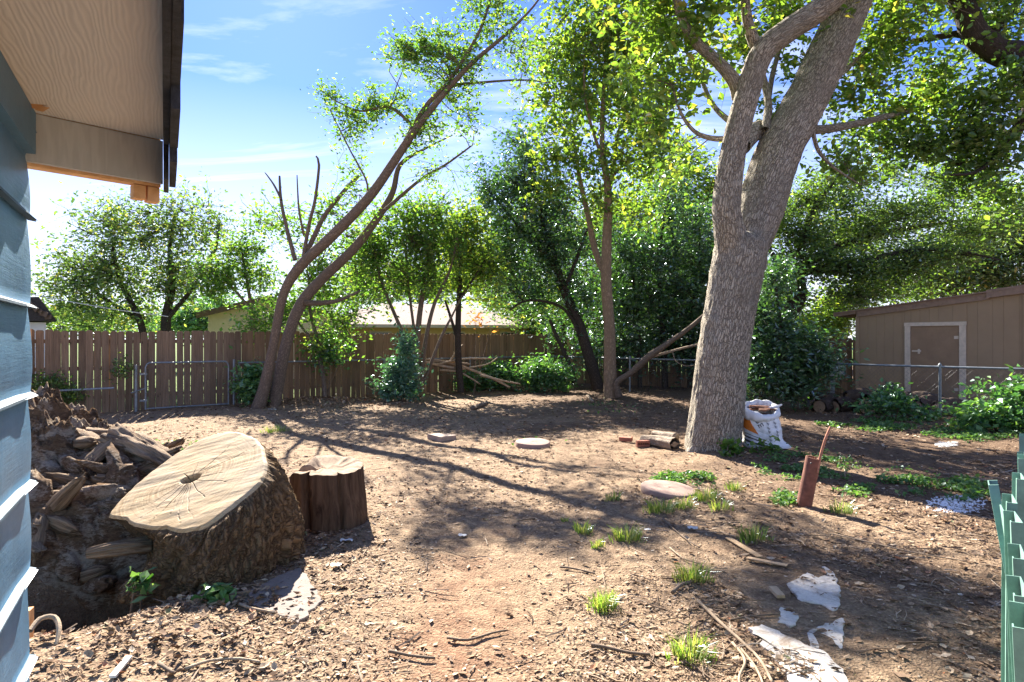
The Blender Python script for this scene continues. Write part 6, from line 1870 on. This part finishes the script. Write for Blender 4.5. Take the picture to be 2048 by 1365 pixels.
# white spill and patch of white debris
def scatter_ellipse(n, px0, px1, py0, py1):
    t = rng.uniform(0, 2 * math.pi, n); r = np.sqrt(rng.uniform(0, 1, n)) * rng.uniform(0.6, 1.05, n)
    px = (px0 + px1) / 2 + (px1 - px0) / 2 * r * np.cos(t); py = (py0 + py1) / 2 + (py1 - py0) / 2 * r * np.sin(t)
    Y = EYE * F_PX / (py - 682)
    x = (px - 1024) / F_PX * Y
    return np.c_[x, Y, gh(x, Y)]


def pebbles(b, C, size, flat=0.7):
    N = len(C)
    o6 = np.array([[1, 0, 0], [-1, 0, 0], [0, 1, 0], [0, -1, 0], [0, 0, 1], [0, 0, -1]], float)
    S = size * rng.uniform(0.4, 1.3, (N, 1, 1)) * rng.uniform(0.7, 1.2, (N, 6, 1))
    V = o6[None] * S; V[:, :, 2] *= flat
    th2 = rng.uniform(0, 6.28, N); c_, s_ = np.cos(th2)[:, None], np.sin(th2)[:, None]
    V = np.stack([V[..., 0] * c_ - V[..., 1] * s_, V[..., 0] * s_ + V[..., 1] * c_, V[..., 2]], -1) + C[:, None]
    k = np.arange(N)[:, None] * 6
    Fs = np.vstack([k + np.array([f]) for f in ([0, 2, 4], [2, 1, 4], [1, 3, 4], [3, 0, 4], [2, 0, 5], [1, 2, 5], [3, 1, 5], [0, 3, 5])])
    b.add(V.reshape(-1, 3), Fs)


b = B(); pebbles(b, scatter_ellipse(900, 1850, 1975, 992, 1030) + (0, 0, 0.004), 0.013)
tag(b.build("white_granules", M["perlite"]), "spill of white granules on dark soil near the green panels", "granules", None, "stuff")
b = B(); pebbles(b, scatter_ellipse(160, 1868, 1920, 880, 892) + (0, 0, 0.01), 0.03, 0.3)
tag(b.build("white_debris", M["paperlitter"]), "streak of white debris on the shaded soil behind the rod", "debris", None, "stuff")

# scraps of paper and plastic
for (px, py, s, lab) in [(545, 822, 0.09, "crumpled white scrap at the foot of the leaning trunks"), (925, 1072, 0.035, "small white scrap right of the worn path"), (693, 1088, 0.05, "white leaf shaped scrap right of the small stump"), (250, 1205, 0.05, "bluish white scrap beneath the cut stump"), (1385, 1060, 0.045, "grey white flat scrap beside the twig below the round stone"), (1295, 1062, 0.03, "tiny pale scrap left of the grass clump"), (672, 1135, 0.04, "pale curled scrap beside the flagstone"), (680, 790, 0.12, "pale board scrap in the leaf heap by the fence")]:
    q = GP(px, py)
    U, W_ = np.meshgrid(np.linspace(-1, 1, 7), np.linspace(-1, 1, 7))
    V = np.stack([q[0] + U * s * (1 - 0.3 * W_ ** 2), q[1] + W_ * s * 0.7, q[2] + 0.012 + s * 0.5 * fbm(U * 2 + px, W_ * 2 + py, o=2, seed=6)], -1).reshape(-1, 3)
    a = (np.arange(6)[:, None] * 7 + np.arange(6)[None]).ravel()
    tag(B().add(V, np.c_[a, a + 1, a + 8, a + 7]).build("litter_scrap", M["paperlitter"], None, True), lab, "scrap", "scraps of litter")

# ------------------------------------------------------------------ grass tufts
tuf = [(1226, 998, 0.10, 60, "grass tuft left of the large round stone"), (1322, 1022, 0.17, 120, "grass tuft in front of the large round stone"), (1368, 1016, 0.12, 80, "grass tuft at the large round stone's lower right"), (1412, 1000, 0.16, 120, "broad grass tuft right of the large round stone"),
       (1470, 982, 0.11, 70, "grass tuft farthest up toward the oak"), (1255, 1080, 0.15, 130, "dense grass tuft mid ground below the round stone"), (1166, 1066, 0.10, 70, "grass tuft left of the dense mid ground tuft"), (1194, 1096, 0.07, 50, "small grass tuft under its left neighbour"),
       (1507, 1084, 0.14, 110, "green grass tuft above the pale wood strips"), (1385, 1165, 0.13, 130, "grass tuft left of the upper white slab"), (1208, 1218, 0.11, 120, "bright grass tuft beside the worn path"), (1380, 1318, 0.12, 140, "bright grass tuft nearest the bottom by the long stick"),
       (1680, 1026, 0.14, 90, "thin grass tuft right of the rusted pipe"), (550, 862, 0.28, 120, "grass tuft behind the huge stump"), (1130, 1040, 0.05, 24, "sparse grass tuft alone left on bare soil"), (1440, 1022, 0.12, 60, "pale grass tuft between round stone and pipe"), (305, 912, 0.22, 80, "grass patch between the rotted stump and the huge stump")]
for (px, py, r, n, lab) in tuf:
    r *= 1.25; n = int(n * 1.5)
    c = GP(px, py)
    t = rng.uniform(0, 6.28, n); q = np.sqrt(rng.uniform(0, 1, n)) * r * np.where(rng.uniform(0, 1, n) < 0.3, 0.85, 0.5)
    bx, by = c[0] + q * np.cos(t), c[1] + q * np.sin(t)
    bz = gh(bx, by)
    ln = rng.uniform(0.3, 1.0, n) * np.where(q > r * 0.55, 0.55, 1.0) * min(r, 0.16) * 1.1
    od_ = np.c_[np.cos(t) * rng.uniform(0.2, 1.1, n), np.sin(t) * rng.uniform(0.2, 1.1, n), np.zeros(n)] + rng.normal(size=(n, 3)) * 0.25; od_[:, 2] = 0
    W_ = 0.0034
    sd_ = np.c_[-np.sin(t + 1), np.cos(t + 1), 0 * t] * W_
    p0 = np.c_[bx, by, bz - 0.004]
    p1 = p0 + od_ * (ln * 0.25)[:, None] + np.c_[0 * t, 0 * t, ln * 0.6]
    p2 = p0 + od_ * (ln * 0.7)[:, None] + np.c_[0 * t, 0 * t, ln * rng.uniform(0.6, 0.95, n)]
    V = np.stack([p0 - sd_, p0 + sd_, p1 + sd_ * 0.8, p1 - sd_ * 0.8, p2], 1).reshape(-1, 3)
    k = np.arange(n)[:, None] * 5
    b = B(); b.add(V, [k + np.array([[0, 1, 2, 3]]), k + np.array([[3, 2, 4]])])
    tag(b.build("grass_tuft", M["grass"]), lab, "grass tuft", "grass tufts in the yard")

# ------------------------------------------------------------------ ground cover
def cover(label, n, regions, size):
    C = []
    for (px0, px1, py0, py1, w_) in regions:
        C.append(scatter_ellipse(int(n * w_), px0, px1, py0, py1))
    C = np.vstack(C)
    keep = vn(C[:, 0] * 4, C[:, 1] * 4, seed=71) > 0.42
    C = C[keep]
    C[:, 2] += rng.uniform(0.01, 0.06, len(C))
    b = B(); leaves(b, C, size, 0.5, 1.4, 0.7, 0.0)
    tag(b.build("ground_cover", M["cover"]), label, "ground cover", None, "stuff")


cover("creeping green ground cover from the oak's foot toward the green panels", 5200, [(1500, 1720, 905, 965, 0.35), (1640, 1900, 940, 1000, 0.4), (1860, 2000, 960, 1010, 0.15), (1540, 1600, 985, 1020, 0.05), (1290, 1460, 948, 975, 0.2)], 0.045)
cover("low green weeds along the foot of the right chain link", 3600, [(1680, 1860, 835, 862, 0.4), (1840, 2048, 845, 885, 0.5), (1610, 1700, 845, 856, 0.1)], 0.06)
cover("scattered weeds on the soil under the sapling and fence", 700, [(1140, 1300, 800, 830, 0.3), (1000, 1150, 880, 900, 0.2), (280, 420, 880, 915, 0.3)], 0.05)

# ------------------------------------------------------------------ litter on the ground (nobody could count it)
def field(n, y0, y1, pw, m=0.86):
    q = rng.uniform(0, 1, n)
    a_ = 1 - pw
    y = (y0 ** a_ + q * (y1 ** a_ - y0 ** a_)) ** (1 / a_)
    x = rng.uniform(-1, 1, n) * (y * m + 0.6)
    return x, y


def ok(x, y, C_=None):
    k = np.ones(len(x), bool)
    for (px, py, r) in ((1065, 894, 0.28), (1336, 985, 0.3)):
        p = G(px, py); k &= np.hypot(x - p[0], y - p[1]) > r
    k &= ~((np.hypot((x + 2.8) / 0.55, (y - 4.1) / 0.55) < 1.0) & (rng.uniform(0, 1, len(x)) < 0.9))
    # not beyond the timber fence
    k &= ((x - FA[0]) * FN[0] + (y - FA[1]) * FN[1]) > 0.1
    # thin out the worn path and the pale slabs
    worn = np.exp(-((x + 0.28) / 0.4) ** 2) * (y < 5.5)
    k &= rng.uniform(0, 1, len(x)) > worn * 0.72
    sl = (np.abs(x - 1.78) < 0.33) & (y > 2.8) & (y < 4.4)
    k &= ~(sl & (rng.uniform(0, 1, len(x)) < 0.72))
    # clumpy
    k &= rng.uniform(0, 1, len(x)) < 0.28 + 0.9 * sstep(0.36, 0.66, fbm(x * 1.1, y * 1.1, o=4, seed=14))
    return k


def flat_bits(b, x, y, L, asp, curl, tilt, dz=0.006, six=False):
    N = len(x)
    C = np.c_[x, y, gh(x, y) + dz]
    t = rng.uniform(0, 6.28, N)
    a_ = np.c_[np.cos(t), np.sin(t), rng.normal(size=N) * tilt]
    s_ = np.c_[-np.sin(t), np.cos(t), rng.normal(size=N) * tilt]
    L = L[:, None]; W_ = L * asp * rng.uniform(0.6, 1.3, (N, 1))
    z = np.array([[0, 0, 1.0]])
    cu = L * curl * rng.uniform(0.2, 1.6, (N, 1)) * z
    if not six:
        V = np.stack([C - a_ * L / 2 + cu * 0.3, C + s_ * W_ / 2 + cu * 0.6 * rng.uniform(-0.3, 1, (N, 1)), C + a_ * L / 2 + cu, C - s_ * W_ / 2 + cu * 0.4], 1)
        k = np.arange(N)[:, None] * 4
        Fs = np.vstack([k + np.array([[0, 2, 1]]), k + np.array([[0, 3, 2]])])
    else:
        j = lambda: rng.uniform(0.75, 1.25, (N, 1))
        V = np.stack([C - a_ * L / 2 + cu * 0.5, C - a_ * L * 0.15 + s_ * W_ * 0.5 * j() + cu * j(), C + a_ * L * 0.25 + s_ * W_ * 0.42 * j() + cu * 0.8 * j(), C + a_ * L / 2 + cu * j(),
                      C + a_ * L * 0.2 - s_ * W_ * 0.42 * j() + cu * 0.7 * j(), C - a_ * L * 0.2 - s_ * W_ * 0.5 * j() + cu * 0.6, C], 1)
        k = np.arange(N)[:, None] * 7
        Fs = np.vstack([k + np.array([[6, q, (q + 5) % 6]]) for q in range(6)])
    b.add(V.reshape(-1, 3), Fs)


x, y = field(150000, 2.2, 21, 1.6); k = ok(x, y); x, y = x[k], y[k]
b = B(); flat_bits(b, x, y, (rng.gamma(1.6, 0.0065, len(x)) + 0.004) * (1 + 0.07 * y), 0.42, 0.14, 0.14)
tag(b.build("wood_chips", M["chips"]), "wood chips and sawdust strewn over the bare yard", "wood chips", None, "stuff")
x, y = field(95000, 2.2, 22, 1.05); k = ok(x, y); x, y = x[k], y[k]
w_ = rng.uniform(0, 1, len(x)) < 0.30 + 0.5 * sstep(0.6, 2.5, x) + 0.35 * sstep(6, 12, y) + 0.3 * (x < -1.0) * (y < 5)
w_ &= ~((np.abs(x - 0.1) < 1.0) & (y < 6) & (rng.uniform(0, 1, len(x)) < 0.6))
x, y = x[w_], y[w_]
b = B(); flat_bits(b, x, y, (0.012 + 0.042 * rng.uniform(0, 1, len(x)) ** 2.0) * (1 + 0.05 * y), 0.55, 0.16, 0.16, 0.006, True)
tag(b.build("fallen_leaves", M["deadleaf"]), "brown curled fallen leaves lying all over the yard", "fallen leaves", None, "stuff")
# heap of leaves by the fence and between the stumps
xs_ = np.concatenate([rng.normal(-5.0, 1.3, 1800), rng.normal(-1.62, 0.12, 160), rng.normal(-2.1, 0.35, 260), rng.normal(-2.0, 0.45, 420)]); ys_ = np.concatenate([rng.normal(16.2, 0.6, 1800), rng.normal(5.05, 0.16, 160), rng.normal(3.85, 0.14, 260), rng.normal(3.35, 0.28, 420)])
kk = ((xs_ - FA[0]) * FN[0] + (ys_ - FA[1]) * FN[1]) > 0.1
b = B(); flat_bits(b, xs_[kk], ys_[kk], rng.uniform(0.022, 0.058, kk.sum()) * np.where(ys_[kk] > 10, 1.6, 1.0), 0.6, 0.25, 0.3, 0.014, True)
tag(b.build("leaf_heap", M["deadleaf"]), "drifts of dead leaves by the fence and round the stumps", "fallen leaves", None, "stuff")
x, y = field(11000, 2.3, 14, 1.6); k = ok(x, y) & (rng.uniform(0, 1, 11000) < 0.4 + 0.5 * sstep(0.3, 1.6, x)); x, y = x[k], y[k]
N = len(x); t = rng.uniform(0, 6.28, N); L = rng.gamma(2.0, 0.05, N) + 0.03
d = np.c_[np.cos(t), np.sin(t), rng.normal(size=N) * 0.06] * L[:, None] / 2
C = np.c_[x, y, gh(x, y) + 0.010]
mid = C + rng.normal(size=(N, 3)) * (L * 0.06)[:, None]; mid[:, 2] = C[:, 2] + 0.003
Pk = np.stack([C - d, mid, C + d], 1)
b = B(); twigs(b, Pk, np.outer((0.0012 + 0.0045 * rng.uniform(0, 1, N) ** 2), [1, 0.9, 0.6]), 3)
tag(b.build("twig_scatter", M["twiglitter"]), "small dry twigs scattered through the litter", "twigs", None, "stuff")
# pebbles and clods
x, y = field(9000, 2.2, 14, 1.9); k = ok(x, y); x, y = x[k], y[k]
b = B(); pebbles(b, np.c_[x, y, gh(x, y) + 0.002], 0.009, 0.7)
tag(b.build("soil_clods", M["chips"]), "small clods and pebbles on the bare soil", "clods", None, "stuff")
